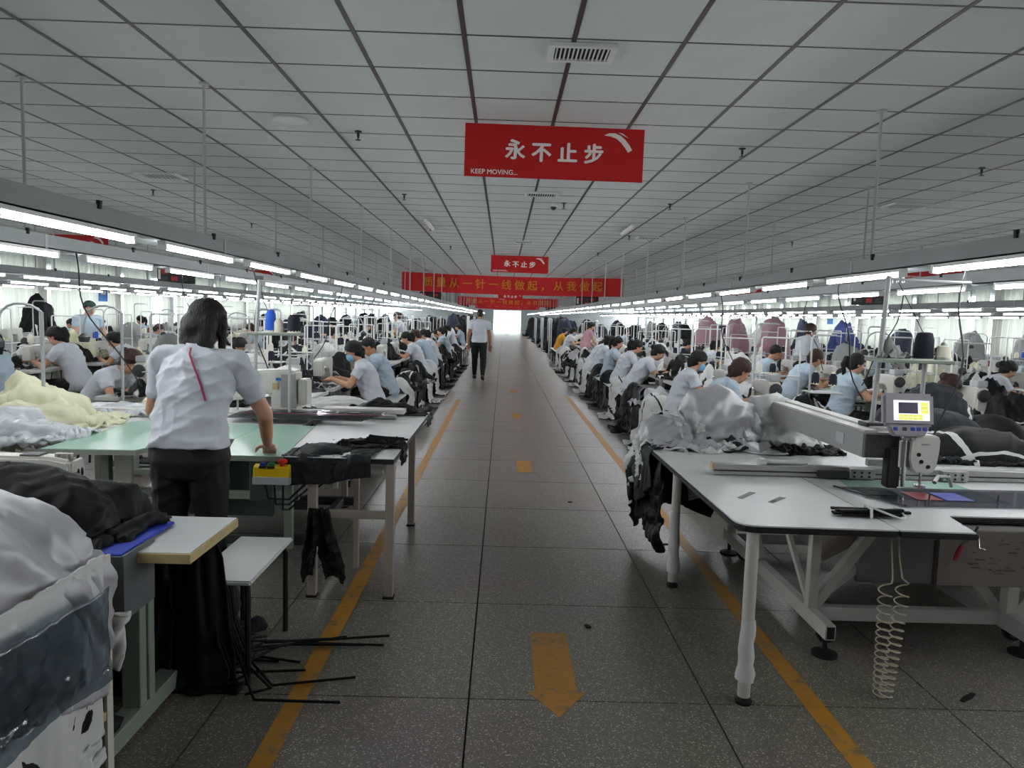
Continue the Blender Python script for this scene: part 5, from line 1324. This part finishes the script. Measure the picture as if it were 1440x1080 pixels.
# heaps of garment cloth: several drapes, each in several cloths
HEAP, MOUND = [], []
for k in range(6):
    rr = random.Random(100 + k)
    balls = [((rr.uniform(-.15, .15), rr.uniform(-.15, .15), 0), (rr.uniform(.10, .2), rr.uniform(.08, .18), rr.uniform(.08, .17))) for _ in range(3)]
    P = (drape(24, 20, .95, .75, flat(-.34, .34, -.28, .28, .34, .8, .06, 60 + k, rr.uniform(0, 3)), [], balls, 55, seed=k, fric=.6))
    P[..., :2] *= .38 / np.abs(P[..., :2]).max(); HEAP.append(P)
for k in range(3):
    rr = random.Random(200 + k)
    balls = [((0, 0, .1), (.48, .42, .62)), ((rr.uniform(-.2, .2), .1, .2), (.36, .34, .50)), ((rr.uniform(-.25, .25), -.15, .1), (.3, .32, .44))]
    P = (drape(30, 30, 1.75, 1.75, flat(-.62, .62, -.62, .62, .95, 1, .08, 80 + k), [], balls, 60, seed=20 + k, fric=.5))
    P[..., :2] *= .46 / np.abs(P[..., :2]).max(); MOUND.append(P)
OVER = []
for k in range(4):
    rr = random.Random(400 + k)
    OVER.append(drape(30, 28, 1.0, .86, flat(-.52, .26, -.36, .36, .86, .95, .07, 410 + k), [(-.17, .17, -.64, .64, 0, .46)], [((.0, rr.uniform(-.1, .1), .46), (.19, .30, rr.uniform(.14, .26))), ((-.02, .15, .46), (.16, .2, .2))], 60, seed=420 + k, fric=.75))
PIPE = lambda u, v: np.where((np.abs(u - .3) < .02) | (np.abs(v - .6) < .02) | (np.abs(u - .75) < .015), 2, 0)
HM = {}
def heap_mesh(k, mats, mound=False, fold=.02):
    key = (k, mats, mound)
    if key not in HM:
        P = (MOUND if mound else HEAP)[k]
        HM[key] = sheet_mesh('garment', P, list(mats), .008, stripes=PIPE if len(mats) > 2 else None, fold=.085 if mound else .035, seed=k + 7, hi=True)
    return HM[key]
WORDS = {'kblack': 'black', 'kchar': 'charcoal', 'ksilver': 'silver', 'kwhite': 'white', 'kcream': 'cream', 'kpink': 'dusty pink', 'knavy': 'blue', 'kdknavy': 'dark navy', 'kgrey': 'grey'}
COMBOS = [('kblack', 'ksilver'), ('kchar', 'kwhite'), ('kwhite', 'kchar'), ('ksilver', 'kblack'), ('kblack', 'kchar', 'kwhite'), ('kcream', 'kcream'), ('kblack', 'kblack'), ('kwhite', 'kwhite')]
def cname(m): return WORDS[m[0]] + ( ' cloth piped white' if len(m) > 2 else ' cloth' if m[0] == m[1] else ' cloth lined ' + WORDS[m[1]])

# ------------------------------------------------------------------ people: a few built figures, copied to their seats
def figure(parts, label, x, y, rz, group, z=0, s=1.0, cat='person'):
    t = thing('person', label, cat, (x, y, z), rz, group); t.scale = (s,) * 3
    for k, me in parts.items():
        for q in (me if isinstance(me, list) else [me]): link(k, q, t)
    return t
VX = .011
W = dict(
    mask=human(seated(.35, .0, .55), VX, hair='lowpony', mask=True, seed=1),
    side=human(seated(.55, .05, .65, .3), VX, hair='pony', seed=2),
    bun=human(seated(.9, -.1, .75, .2), VX, hair='bun', seed=3),
    up=human(seated(.1, .0, .35, .5), VX, hair='pony', shirt='shirt2', seed=4),
    short=human(seated(.5, .1, .6), VX, hair='short', shirt='shirt2', male=True, seed=5, skin='skin2'),
    red=human(seated(.75, .2, .7), VX, hair='lowpony', haircol='hairred', shirt='shirt2', seed=6),
    deep=human(seated(1.15, .0, 1.0, .2), VX, hair='bun', haircol='hairred', seed=7),
    yellow=human(seated(.4, .2, .6), VX, hair='bun', shirt='yshirt', trousers='jeans', seed=8),
)
def standing(lean=.2, look=(1, 0, -.4), arms='table', s=1.0):
    a = lean
    def sp(h): return (h * math.sin(a * min(1, h / .4)), 0, .87 + h * math.cos(a * min(1, h / .4)))
    J = dict(spine=[((0, 0, .79), .12, .10), ((0, 0, .86), .178, .132), (sp(.07), .172, .126), (sp(.19), .146, .108), (sp(.31), .155, .115), (sp(.40), .166, .112), (sp(.455), .16, .095), (sp(.49), .11, .07), (sp(.52), .055, .055)],
             neck=sp(.52), look=look, waist_t=.1, hipL=(0, .088, .87), hipR=(0, -.088, .87), knL=(.03, .10, .47), knR=(.03, -.10, .47), anL=(-.01, .105, .095), anR=(-.01, -.105, .095), toeL=(1, .2, 0), toeR=(1, -.2, 0))
    n_ = sp(.52); sh = sp(.465)
    J['head'] = (n_[0] + .055 + .03 * lean, 0, n_[2] + .13)
    J['shL'], J['shR'] = (sh[0], .178, sh[2]), (sh[0], -.178, sh[2])
    if arms == 'table':
        J.update(elL=(sh[0] + .07, .245, sh[2] - .25), elR=(sh[0] + .07, -.245, sh[2] - .25), wrL=(sh[0] + .25, .20, .89), wrR=(sh[0] + .25, -.20, .89), handL=(1, -.2, -.45), handR=(1, .2, -.45))
    else:
        J.update(elL=(sh[0] - .03, .245, sh[2] - .27), elR=(sh[0] + .0, -.245, sh[2] - .27), wrL=(sh[0] + .05, .25, sh[2] - .50), wrR=(sh[0] + .08, -.25, sh[2] - .50), handL=(.2, 0, -1), handR=(.25, 0, -1), hup=(0, 0, 0), curl=.6)
        J['hup'] = (1, 0, .0)
    return J
J = standing(.30, (1, -.5, -.75)); J['waist_t'] = .18; J['elL'] = (.22, .27, 1.06); J['wrL'] = (.36, .235, .87); J['elR'] = (.24, -.28, 1.05); J['wrR'] = (.47, -.22, .86)
WS = human(J, .008, hair='long', hem=.21, sleeve=.72, seed=23)
t = figure(WS, 'woman in pale blue shirt standing with her back turned at the mint deck', -1.47, 3.50, PI / 2, None)
t.rotation_euler = (0, 0, PI / 2 - .0)
MB().tube([(.06, .015, 1.385), (.01, .0, 1.36), (-.022, -.035, 1.30), (-.048, -.075, 1.22), (-.058, -.10, 1.15)], [.005] * 5, 6).build('lanyard', 'magenta', t, True)
# the man walking away down the aisle
J = standing(.03, (1, 0, -.12), 'down'); J.update(knL=(.10, .10, .49), anL=(.20, .10, .10), knR=(-.02, -.10, .47), anR=(-.16, -.10, .11), toeR=(1, -.1, -.2), hipL=(.0, .088, .87))
WM = human(J, .010, hair='short', haircol='hairbrown', hem=.13, sleeve=.62, male=True, skin='skin2', seed=10)
figure(WM, 'man in white shirt and black trousers walking away along the aisle', -.58, 18.4, PI / 2, None, s=1.06)
WT = human(standing(.22, (1, 0, -.5)), .012, hair='bun', haircol='hairred', hem=.04, seed=11)
WP = human(standing(.25, (1, -.2, -.6)), .012, hair='bun', shirt='pshirt', hem=.04, seed=12)
WC = human(standing(.12, (1, .1, -.3)), .012, hair='short', cap=True, male=True, hem=.04, shirt='shirt2', seed=13)

# ------------------------------------------------------------------ the rows of stations
ROWS = {  # name: (side, row number, worker x, facing, first y, pitch, last y)
    'LA': (-1, 1, -1.52, -1, 7.25, 1.4, 30.2), 'LB': (-1, 2, -3.98, 1, 7.3, 1.5, 30), 'LC': (-1, 3, -5.45, -1, 8.2, 1.5, 27), 'LD': (-1, 4, -8.1, 1, 10.5, 1.6, 27), 'LE': (-1, 5, -9.7, -1, 12.5, 1.6, 27),
    'RA': (1, 1, 2.02, 1, 7.2, 1.4, 28.6), 'RB': (1, 2, 4.0, 1, 7.2, 1.5, 30), 'RC': (1, 3, 6.4, 1, 8.4, 1.5, 27), 'RD': (1, 4, 8.7, 1, 10.8, 1.6, 27), 'RE': (1, 5, 11.0, 1, 14.0, 1.6, 27)}
PEOPLE = {  # row: {station: (figure, extra words)}
    'LA': {1: ('mask', 'wearing a blue face mask'), 2: ('short', ''), 5: ('side', ''), 6: ('red', ''), 7: ('side', ''), 9: ('up', ''), 10: ('bun', ''), 12: ('side', ''), 15: ('up', '')},
    'LB': {0: ('deep', 'bent low'), 2: ('bun', ''), 4: ('red', ''), 6: ('side', ''), 9: ('up', ''), 12: ('bun', '')},
    'LC': {0: ('up', ''), 1: ('side', ''), 2: ('bun', ''), 4: ('short', ''), 6: ('red', ''), 8: ('side', ''), 11: ('up', '')},
    'LD': {0: ('side', ''), 2: ('bun', ''), 4: ('red', ''), 6: ('up', '')}, 'LE': {0: ('bun', ''), 1: ('side', ''), 3: ('short', ''), 5: ('up', '')},
    'RA': {0: ('red', 'bent forward'), 1: ('mask', 'wearing a blue face mask'), 3: ('bun', ''), 4: ('side', ''), 5: ('up', ''), 6: ('side', ''), 7: ('bun', ''), 12: ('mask', ''), 14: ('yellow', 'in a mustard yellow top')},
    'RB': {0: ('deep', 'with hair tied back'), 2: ('red', ''), 3: ('short', ''), 1: ('up', ''), 5: ('side', ''), 7: ('bun', ''), 9: ('red', ''), 12: ('up', '')},
    'RC': {0: ('up', 'back turned'), 1: ('bun', ''), 3: ('short', ''), 5: ('side', ''), 7: ('red', ''), 10: ('bun', '')},
    'RD': {1: ('short', ''), 3: ('side', ''), 5: ('bun', ''), 7: ('up', '')}, 'RE': {0: ('side', ''), 1: ('red', ''), 4: ('bun', '')}}
DESC = dict(mask='seated woman in pale shirt', side='seated woman with ponytail and pale shirt', bun='seated woman with hair bun bending forward', up='woman sitting upright in sky blue shirt', short='seated short-haired worker in blue shirt', red='seated woman with dark red hair', deep='worker bowed low over the table', yellow='seated woman')
def where(side, row, k): return '%s seat, %s row, %s' % (ORD[k], 'aisle' if row == 1 else ORD[row - 1], SIDE[side])
rr = random.Random(5)
for key, (side, row, wx, face, y0, pitch, yend) in ROWS.items():
    rz = 0 if face > 0 else PI
    k = 0; y = y0
    while y < yend:
        at_ = where(side, row, k)
        near_ = y < 15.5
        mid_ = y < 24
        L = lambda dx, dy: (wx + face * dx, y + face * dy)
        if near_ or row <= 2:
            copy_thing(pt, (wx, y, 0), rz, 'white sewing table, ' + at_, 'sewing tables in rows', keep=None if near_ else ('table_top', 'top_board', 'leg'))
        elif mid_:
            copy_thing(pt, (wx, y, 0), rz, 'white sewing table, ' + at_, 'sewing tables in rows', keep=('table_top', 'leg'))
        if mid_ or row == 1:
            x_, y_ = L(.56, .02)
            copy_thing(pm, (x_, y_, .75), rz, 'white lockstitch sewing machine, ' + at_, 'sewing machines in rows', keep=None if near_ else ('bed', 'arm', 'handwheel') if mid_ else ('arm',))
        x_, y_ = L(.78, -.5 + .1 * (k % 2))
        st_ = pu if (k + row) % 3 == 0 else ps
        if near_ or row < 3 or (mid_ and row < 5):
            copy_thing(st_, (x_, y_, 0), rz, ('white U-shaped' if st_ is pu else 'slim grey') + ' thread stand, ' + at_, 'thread stands on the tables', scale=(1, 1, rr.uniform(.92, 1.04)))
        if mid_ and row < 4:
            x2, y2 = L(.84, .40)
            copy_thing(pu, (x2, y2, 0), rz + PI / 2, 'white U-shaped frame at the outer table end, ' + at_, 'thread stands on the tables', scale=(1, 1, rr.uniform(.9, 1.02)))
        if mid_ and (near_ or row == 1):
            cols = [rr.choice(['black', 'black', 'white', 'teal', 'red', 'blue'] if row > 2 else ['black', 'black', 'black', 'white']) for _ in range(2)]
            for q, cc in enumerate(cols):
                dx, dy = (.08 + .1 * q, .07 - .14 * q) if st_ is ps else (0, -.09 + .18 * q)
                xx, yy = L(.78 + dx, -.5 + .1 * (k % 2) + dy)
                copy_thing(CONES[cc], (xx, yy, 1.05 if st_ is ps else 1.11), 0, '%s thread cone, %s of the stand, %s' % (cc, 'machine side' if q else 'outer side', at_), 'thread cones on the stands')
        if near_ and (k * 3 + row) % 5 == 0:
            x_, y_ = L(.82, .52); copy_thing(pg, (x_, y_, 0), rz, 'goose-neck work lamp, ' + at_, 'goose-neck work lamps')
        f_ = PEOPLE[key].get(k)
        if f_:
            pp = W[f_[0]] if (y < 14 and row < 3) else {q_: m_ for q_, m_ in W[f_[0]].items() if q_ not in ('eye', 'shoe')}
            t = figure(pp, (DESC[f_[0]] + ' ' + f_[1]).strip() + ', ' + at_, wx + face * rr.uniform(-.03, .04), y + rr.uniform(-.05, .05), rz + rr.uniform(-.12, .12), 'workers seated in rows', s=rr.uniform(.97, 1.03))
        if near_ or (row == 1 and y < 30):
            if row == 1: copy_thing(pbench, (wx - face * .02, y, 0), 0, 'low white bench with black legs, ' + at_, 'white benches')
            elif f_: copy_thing(pstool, (wx - face * .02, y, 0), 0, 'round dark stool, ' + at_, 'round stools')
        if row == 1 and y < 24 and (side > 0 or k > 1):
            m_ = rr.choice([('ksilver', 'kblack'), ('kwhite', 'kchar'), ('kblack', 'ksilver'), ('kblack', 'kchar', 'kwhite'), ('kwhite', 'kblack', 'kchar')] if side > 0 else [('kblack', 'kchar'), ('kblack', 'kchar', 'kwhite'), ('kwhite', 'kchar'), ('kblack', 'kblack')])
            kk = ('o', k % 4, m_)
            if kk not in HM: HM[kk] = sheet_mesh('jacket', OVER[k % 4], list(m_), .008, stripes=PIPE if len(m_) > 2 else None, fold=.035, seed=k, hi=True)
            o = link('jacket', HM[kk], None, (wx - face * .02, y + .70, 0), rz); tag(o, '%s over the bench edge, %s' % (cname(m_), at_), 'garment', 'jackets hanging over the benches')
        # garments on the table beside the machine, behind it and beside the seat
        has_table = near_ or row <= 2 or mid_
        spots, SPK = [(.70, -.40, .75), (.80, .30, .75)], [0, 1]
        if near_ or row <= 2: spots.append((.66, .50, .75)); SPK.append(3)
        if row == 1 and (near_ or y < 20): spots.append((-.02, -.3 if face * 1 > 0 else .3, .46)) if not f_ else None; SPK.append(2)
        if not has_table: spots = []
        for q, (dx, dy, zz) in enumerate(spots):
            m_ = rr.choice(COMBOS if row < 3 else COMBOS + [('kgrey', 'kgrey'), ('kblack', 'kblack')])
            if key == 'LA': m_ = rr.choice([('kblack', 'kchar'), ('kwhite', 'kchar'), ('kblack', 'ksilver'), ('kchar', 'kwhite'), ('kblack', 'kchar', 'kwhite')])
            if key == 'RA': m_ = rr.choice([('ksilver', 'kblack'), ('kwhite', 'kchar'), ('kblack', 'ksilver'), ('kblack', 'kchar', 'kwhite')])
            x_, y_ = L(dx + rr.uniform(-.05, .05), dy + rr.uniform(-.05, .05))
            o = link('garment', heap_mesh(rr.randrange(6), m_), None, (x_, y_, zz + .002), rr.uniform(0, 6.3)); s = rr.uniform(.8, 1.2) * (1.15 if SPK[q] == 2 else 1)
            o.scale = (s, s, s * rr.uniform(1.0, 1.9))
            tag(o, '%s %s, %s' % (cname(m_), ('by the machine', 'behind the machine', 'on the bench', 'at the table end')[SPK[q]], at_), 'garment', 'garments heaped along the rows')
        y += pitch; k += 1
copy_thing(pg, (-3.04, 4.95, .04), 0, 'goose-neck work lamp beside the cream padding heap', 'goose-neck work lamps')
copy_thing(pg, (-3.04, 5.98, .04), 0, 'goose-neck work lamp behind the cream padding piece', 'goose-neck work lamps')
for p_ in [pt, pm, ps, pu, pg, pstool, pbench] + list(CONES.values()): drop(p_)

# people who stand
figure(WT, 'standing woman with dark red hair behind the aisle row, control-box side', -2.75, 20.5, PI, None)
figure(WP, 'standing woman in pink top leaning over pink cloth, touch-screen side', 2.25, 20.3, 0.2, None, s=.93)
figure(WC, 'standing worker in dark cap near the window curtains, control-box side', -7.0, 12.6, -.6, None)
figure(WT, 'standing woman with dark red hair in the side aisle, touch-screen side', 5.35, 13.2, .4, None)

# mounds and racks of finished pieces further down the hall
MOUNDS = [(('kpink', 'kpink'), 5.5, 15.0, 0, 1.1, 'tallest pink one'), (('kpink', 'kpink'), 5.45, 17.4, 1, 1.05, 'middle pink one'), (('kpink', 'kpink'), 5.45, 19.6, 2, 1.1, 'third pink one'), (('knavy', 'knavy'), 7.85, 17.0, 1, 1.05, 'in the side aisle'), (('kdknavy', 'kblack'), 7.85, 19.3, 2, 1.1, 'behind the blue heap'), (('kdknavy', 'kblack'), 7.85, 14.6, 0, 1.0, 'before the blue heap'), (('kcream', 'kcream'), 5.4, 9.4, 1, .8, 'between rows'),
          (('kdknavy', 'kdknavy'), -4.72, 18.2, 0, .9, 'between rows'), (('kblack', 'kchar'), -4.72, 15.6, 1, .85, 'second gap from the aisle'), (('kwhite', 'kwhite'), -2.74, 13.2, 2, .72, 'between rows'), (('kwhite', 'kgrey'), -2.74, 11.6, 0, .72, 'next to the white heap'), (('kblack', 'kchar', 'kwhite'), -2.74, 9.7, 1, .75, 'behind the masked woman'), (('kblack', 'kblack'), -2.75, 15.0, 2, .74, 'between rows'), (('kwhite', 'kchar'), -2.75, 8.2, 0, .72, 'before the masked woman'), (('kgrey', 'kwhite'), -6.75, 13.6, 0, .92, 'in the side aisle'), (('kblack', 'kblack'), -6.75, 17.0, 1, .92, 'farther in the side aisle'), (('kgrey', 'kgrey'), -4.72, 10.6, 2, .82, 'between rows'), (('kwhite', 'kwhite'), 3.3, 10.4, 1, .78, 'first of its gap'), (('kblack', 'kblack'), 3.3, 13.0, 2, .78, 'between rows'), (('kwhite', 'kgrey'), 3.3, 15.6, 0, .78, 'last of its gap'), (('kgrey', 'kgrey'), 5.45, 11.6, 2, .95, 'beyond the cream heap'), (('kgrey', 'kchar'), 10.15, 16, 0, 1.0, 'near the windows'), (('kblack', 'kblack'), -11.5, 15.0, 2, 1.1, 'near the windows'), (('kwhite', 'kwhite'), -11.6, 12.6, 0, 1.05, 'near the curtains'), (('kgrey', 'kgrey'), 12.9, 18, 1, 1.0, 'near the curtains'), (('kblack', 'kchar'), -11.5, 18.5, 1, 1.1, 'near the third window sign'), (('kgrey', 'kchar'), 12.8, 14.5, 2, 1.0, 'before the curtains')]
for m_, x, y, k, s, l_ in MOUNDS:
    o = link('cloth_mound', heap_mesh(k, m_, True), None, (x, y, 0 if s > .95 else .42), rr.uniform(0, 6)); o.scale = (s, s * 1.2, s * (2.1 if s > .95 else 1.25))
    tag(o, 'rounded heap of %s, %s, %s' % (cname(m_), l_, SIDE[1 if x > 0 else -1]), 'garment', 'rounded cloth heaps')
# low carts under the smaller mounds
for m_, x, y, k, s, l_ in MOUNDS:
    if s <= .95:
        c_ = thing('cart', 'low grey cart, %s heap on it, %s, %s' % (WORDS[m_[0]] if len(m_) < 3 else 'piped', l_, SIDE[1 if x > 0 else -1]), 'cart', (x, y, 0), 0, 'low carts under cloth heaps')
        MB().box(-.42, .42, -.42, .42, .39, .42).build('deck', 'tray', c_)
        for sx in (-1, 1):
            for sy in (-1, 1): MB().tube([(sx * .38, sy * .38, 0), (sx * .38, sy * .38, .39)], .015, 8).build('leg', 'rod', c_)
# racks hung with dark garments that line the far aisle
mb = MB()
for side, x, ys in ((1, 2.05, [30.4, 33.4, 36.6, 40, 44, 48, 53, 58, 64, 71]), (-1, -1.65, [32.4, 35.6, 39, 43.5, 48, 53, 59, 66])):
    for i, y in enumerate(ys):
        m_ = (('kdknavy', 'kblack'), ('kblack', 'kblack'), ('kblack', 'kdknavy'))[i % 3]
        x_ = x + side * (.5 + .12 * (i % 2))
        o = link('garment_rack_load', heap_mesh(i % 3, m_, True), None, (x_, y, 0), i * 1.7); o.scale = (1.05, 1.7, 2.15)
        tag(o, 'dark garments heaped high beside the far aisle, %s along, %s' % (ORD[i], SIDE[side]), 'garment', 'dark heaps lining the far aisle')
        if i < 6:
            c_ = thing('rack_frame', 'white upright rack frame before the %s dark heap, %s' % (ORD[i], SIDE[side]), 'rack', (x_ - side * .62, y - .7, 0), 0, 'white rack frames along the far aisle')
            MB().tube([(0, 0, 0), (0, 0, 1.55), (0, .02, 1.57), (0, 1.3, 1.57), (0, 1.32, 1.55), (0, 1.32, 0)], .016, 8).build('frame', 'whiterod', c_, True); MB().tube([(0, 0, .3), (0, 1.32, .3)], .012, 8).build('lower_rail', 'whiterod', c_, True)

# dark heaps that fill the gaps between the rows far down the hall
for j, y in enumerate((32.0, 37.5, 44.0, 52.0)):
    for i, x in enumerate((-12.0, -9.2, -7.0, -5.2, -3.6, 4.1, 5.7, 7.9, 10.2, 13.0)):
        m_ = rr.choice([('kblack', 'kblack'), ('kdknavy', 'kblack'), ('kblack', 'kchar'), ('kgrey', 'kchar'), ('kwhite', 'kgrey')])
        o = link('cloth_mound', heap_mesh((i + j) % 3, m_, True), None, (x, y + rr.uniform(-.8, .8), 0), rr.uniform(0, 6)); o.scale = (1.25, 1.6, rr.uniform(1.6, 2.15))
        tag(o, '%s heap far down the hall, gap %s from the aisle, %s tier, %s' % (WORDS[m_[0]], ORD[4 - i if i < 5 else i - 5], ORD[j], SIDE[-1 if i < 5 else 1]), 'garment', 'heaps far down the hall')

# the silver-lined pile at the end of the touch-screen table
tabR = (.965, 3.41, 2.9, 5.258, 0, TZ)
def pile(P, m_, label, fold=.03, cut=None, stripes=None, seed=None, thick=.008): return put_cloth('jacket', P, list(m_), label, 'garment', thick, 'jackets piled on the touch-screen table', cut, stripes, fold, seed)
pb0 = [((1.45, 4.98, TZ), (.36, .24, .16)), ((1.80, 5.1, TZ), (.36, .2, .2))]
pb1 = [((1.45, 4.98, TZ), (.28, .25, .36)), ((1.15, 4.95, TZ), (.2, .2, .16)), ((1.85, 5.05, TZ), (.32, .22, .27))]
P = drape(46, 40, 1.25, .95, flat(.92, 1.78, 4.62, 5.25, TZ + .28, .85, .05, 301), [tabR], pb0, 70, seed=51, fric=.8)
pile(P, ('kchar', 'kblack'), 'black jacket at the bottom of the silver pile', .03)
P = drape(50, 46, 1.35, 1.1, flat(1.02, 1.75, 4.52, 5.2, TZ + .52, .8, .08, 302), [tabR], pb1, 70, seed=52, fric=.8)
pile(P, ('ksilver', 'kwhite'), 'crumpled silver-lined jacket spread on top of the pile', .055, stripes=lambda u, v: np.where(np.abs(u - .5 - .1 * np.sin(v * 7)) < .02, 1, 0))
P = drape(44, 40, 1.0, .9, flat(1.35, 2.1, 4.85, 5.3, TZ + .50, .85, .06, 303), [tabR], [((1.85, 5.08, TZ), (.36, .24, .29))], 70, seed=53, fric=.8)
pile(P, ('kwhite', 'ksilver'), 'white jacket lining thrown over the pile towards the grey arm', .045)
P = drape(40, 34, .9, .6, flat(1.72, 2.2, 4.55, 4.95, TZ + .2, .8, .05, 304), [tabR], [((1.72, 4.85, TZ), (.14, .16, .14))], 60, seed=54, fric=.8)
pile(P, ('kblack', 'kblack'), 'black jacket tucked between the pile and the grey arm', .03)
for i, (y, dz, m_, l_) in enumerate(((4.85, .10, ('kwhite', 'kblack'), 'white and black jacket half hanging off the aisle end of the table'), (5.05, .14, ('ksilver', 'kchar'), 'silver jacket half hanging behind the white and black one'))):
    P = drape(44, 36, .70, .58, lambda u, v: (.93 + .66 * u, y - .1 + .55 * v + .05 * np.sin(u * 9), TZ + dz + .10 + .05 * np.sin(u * 12 + v * 5)), [tabR], [((1.25, y + .15, TZ), (.3, .2, dz))], 60, seed=57 + i, fric=.96)
    pile(P, m_, l_, .04, stripes=(lambda u, v: np.where((np.abs(u - .45) < .035) | (v > .93), 1, 0)) if i == 0 else None)
for i, (x0, x1, y, z1) in enumerate(((.985, 1.0, 4.45, .40), (1.0, 1.02, 4.72, .44))):
    P = drape(40, 30, .60, .24, lambda u, v: (x0 + .02 * v + .05 * np.sin(u * 16 + i) * v, y + .55 * u,   .735 - .22 * v - .04 * np.sin(u * 5)), [], [], 14, pin=np.s_[0, :], seed=61 + i)
    pile(P, ('kblack', 'kblack'), ['black jacket hanging under the table edge behind the padded leg', 'second black jacket hanging under the table edge'][i], .02)
# dark jackets with white piping heaped behind the touch screen
PP = lambda u, v: np.where((np.abs(u - .28 - .05 * np.sin(v * 5)) < .013) | (np.abs(v - .62 - .06 * np.sin(u * 6)) < .013) | (np.abs(u - .74) < .012) | (np.abs(v - .2) < .012), 2, 0)
ct = thing('cart', 'low grey cart behind the touch-screen table under piped jackets', 'cart', (3.45, 5.85, 0))
MB().box(-.5, .5, -.42, .42, .42, .45).build('deck', 'tray', ct)
for sx in (-1, 1):
    for sy in (-1, 1): MB().tube([(sx * .45, sy * .38, 0), (sx * .45, sy * .38, .42)], .015, 8).build('leg', 'rod', ct)
for i, (x, y, r_, m_, l_) in enumerate(((3.05, 4.72, (.40, .30, .17), ('kblack', 'kchar', 'kwhite'), 'black jacket with white piping spread on the touch-screen table'), (2.95, 5.0, (.36, .2, .26), ('kchar', 'kblack', 'kwhite'), 'second piped black jacket lying behind the spread one'))):
    P = drape(44, 38, 1.15, .95, flat(x - .44, x + .44, y - .32, y + .32, TZ + .42, .85, .05, 330 + i), [tabR], [((x, y, TZ), r_)], 70, seed=90 + i, fric=.8)
    pile(P, m_, l_, .03, stripes=PP)
for i, (x, y, h, m_, l_) in enumerate(((3.35, 5.85, .62, ('kchar', 'kblack', 'kwhite'), 'tall rounded heap of charcoal jackets with piping on the cart'), (3.72, 5.70, .42, ('kblack', 'kchar', 'kwhite'), 'black piped jacket slipping off the tall charcoal heap'))):
    P = drape(46, 42, 1.4, 1.3, flat(x - .42, x + .42, y - .36, y + .36, .45 + h + .3, .9, .06, 340 + i), [(2.95, 3.95, 5.43, 6.27, 0, .45), tabR], [((x, y, .45), (.44, .36, h)), ((x + .1, y, .45), (.36, .32, h * 1.12))], 80, seed=94 + i, fric=.7)
    pile(P, m_, l_, .035, stripes=PP)
o = link('garment', heap_mesh(2, ('kgrey', 'kgrey')), None, (2.04, 3.86, 1.425), .4); o.scale = (.33, .22, .62)
tag(o, 'small grey cloth lump lying on the thread shelf above the touch screen', 'garment')
# folded black trousers stacked on the next bench
for k in range(6):
    P = drape(26, 22, .72, .52, lambda u, v: (1.72 + .58 * u, 9.72 + .45 * v, .52 + .045 * k + .02 * np.sin(u * 6 + k)), [(1.83, 2.19, 9.6, 10.3, 0, .465 + .045 * k)], [], 26, seed=70 + k, fric=.7)
    put_cloth('folded_trousers', P, ['kblack', 'kgrey'] if k % 2 else ['kchar', 'kblack'], '%s folded black garment from the bottom of the bench stack, touch-screen side' % ORD[k], 'garment', .022, 'folded garments stacked on the bench', fold=.01)
# power drops from the light rails
for i, (x, y, x1, y1) in enumerate(((-1.95, 5.75, -1.9, 6.1), (-3.2, 5.6, -2.6, 5.4), (-3.2, 7.4, -2.9, 7.7), (2.55, 4.1, 2.35, 3.95), (2.55, 5.6, 2.9, 5.9), (3.8, 7.0, 3.6, 7.4), (2.5, 8.6, 2.8, 8.9), (-1.95, 8.9, -2.3, 9.1), (3.85, 9.5, 4.3, 9.8), (-3.2, 9.9, -3.0, 10.2))):
    z1 = 1.0 if i not in (0, 3) else .9
    pts = []
    for k in range(13):
        q = k / 12; pts.append((x + (x1 - x) * q ** 1.6 + .03 * math.sin(q * 9 + i), y + (y1 - y) * q + .02 * math.sin(q * 7), 1.96 + (z1 - 1.96) * q))
    tag(MB().tube(pts, .0055, 6).build('power_cable', 'black', None, True), 'black power cable dropping from the %s lamp tray, %s, %s of its side' % ('second' if abs(x) > 3 else 'first', SIDE[1 if x > 0 else -1], ORD[i]), 'cable', 'power cables dropping from the trays')
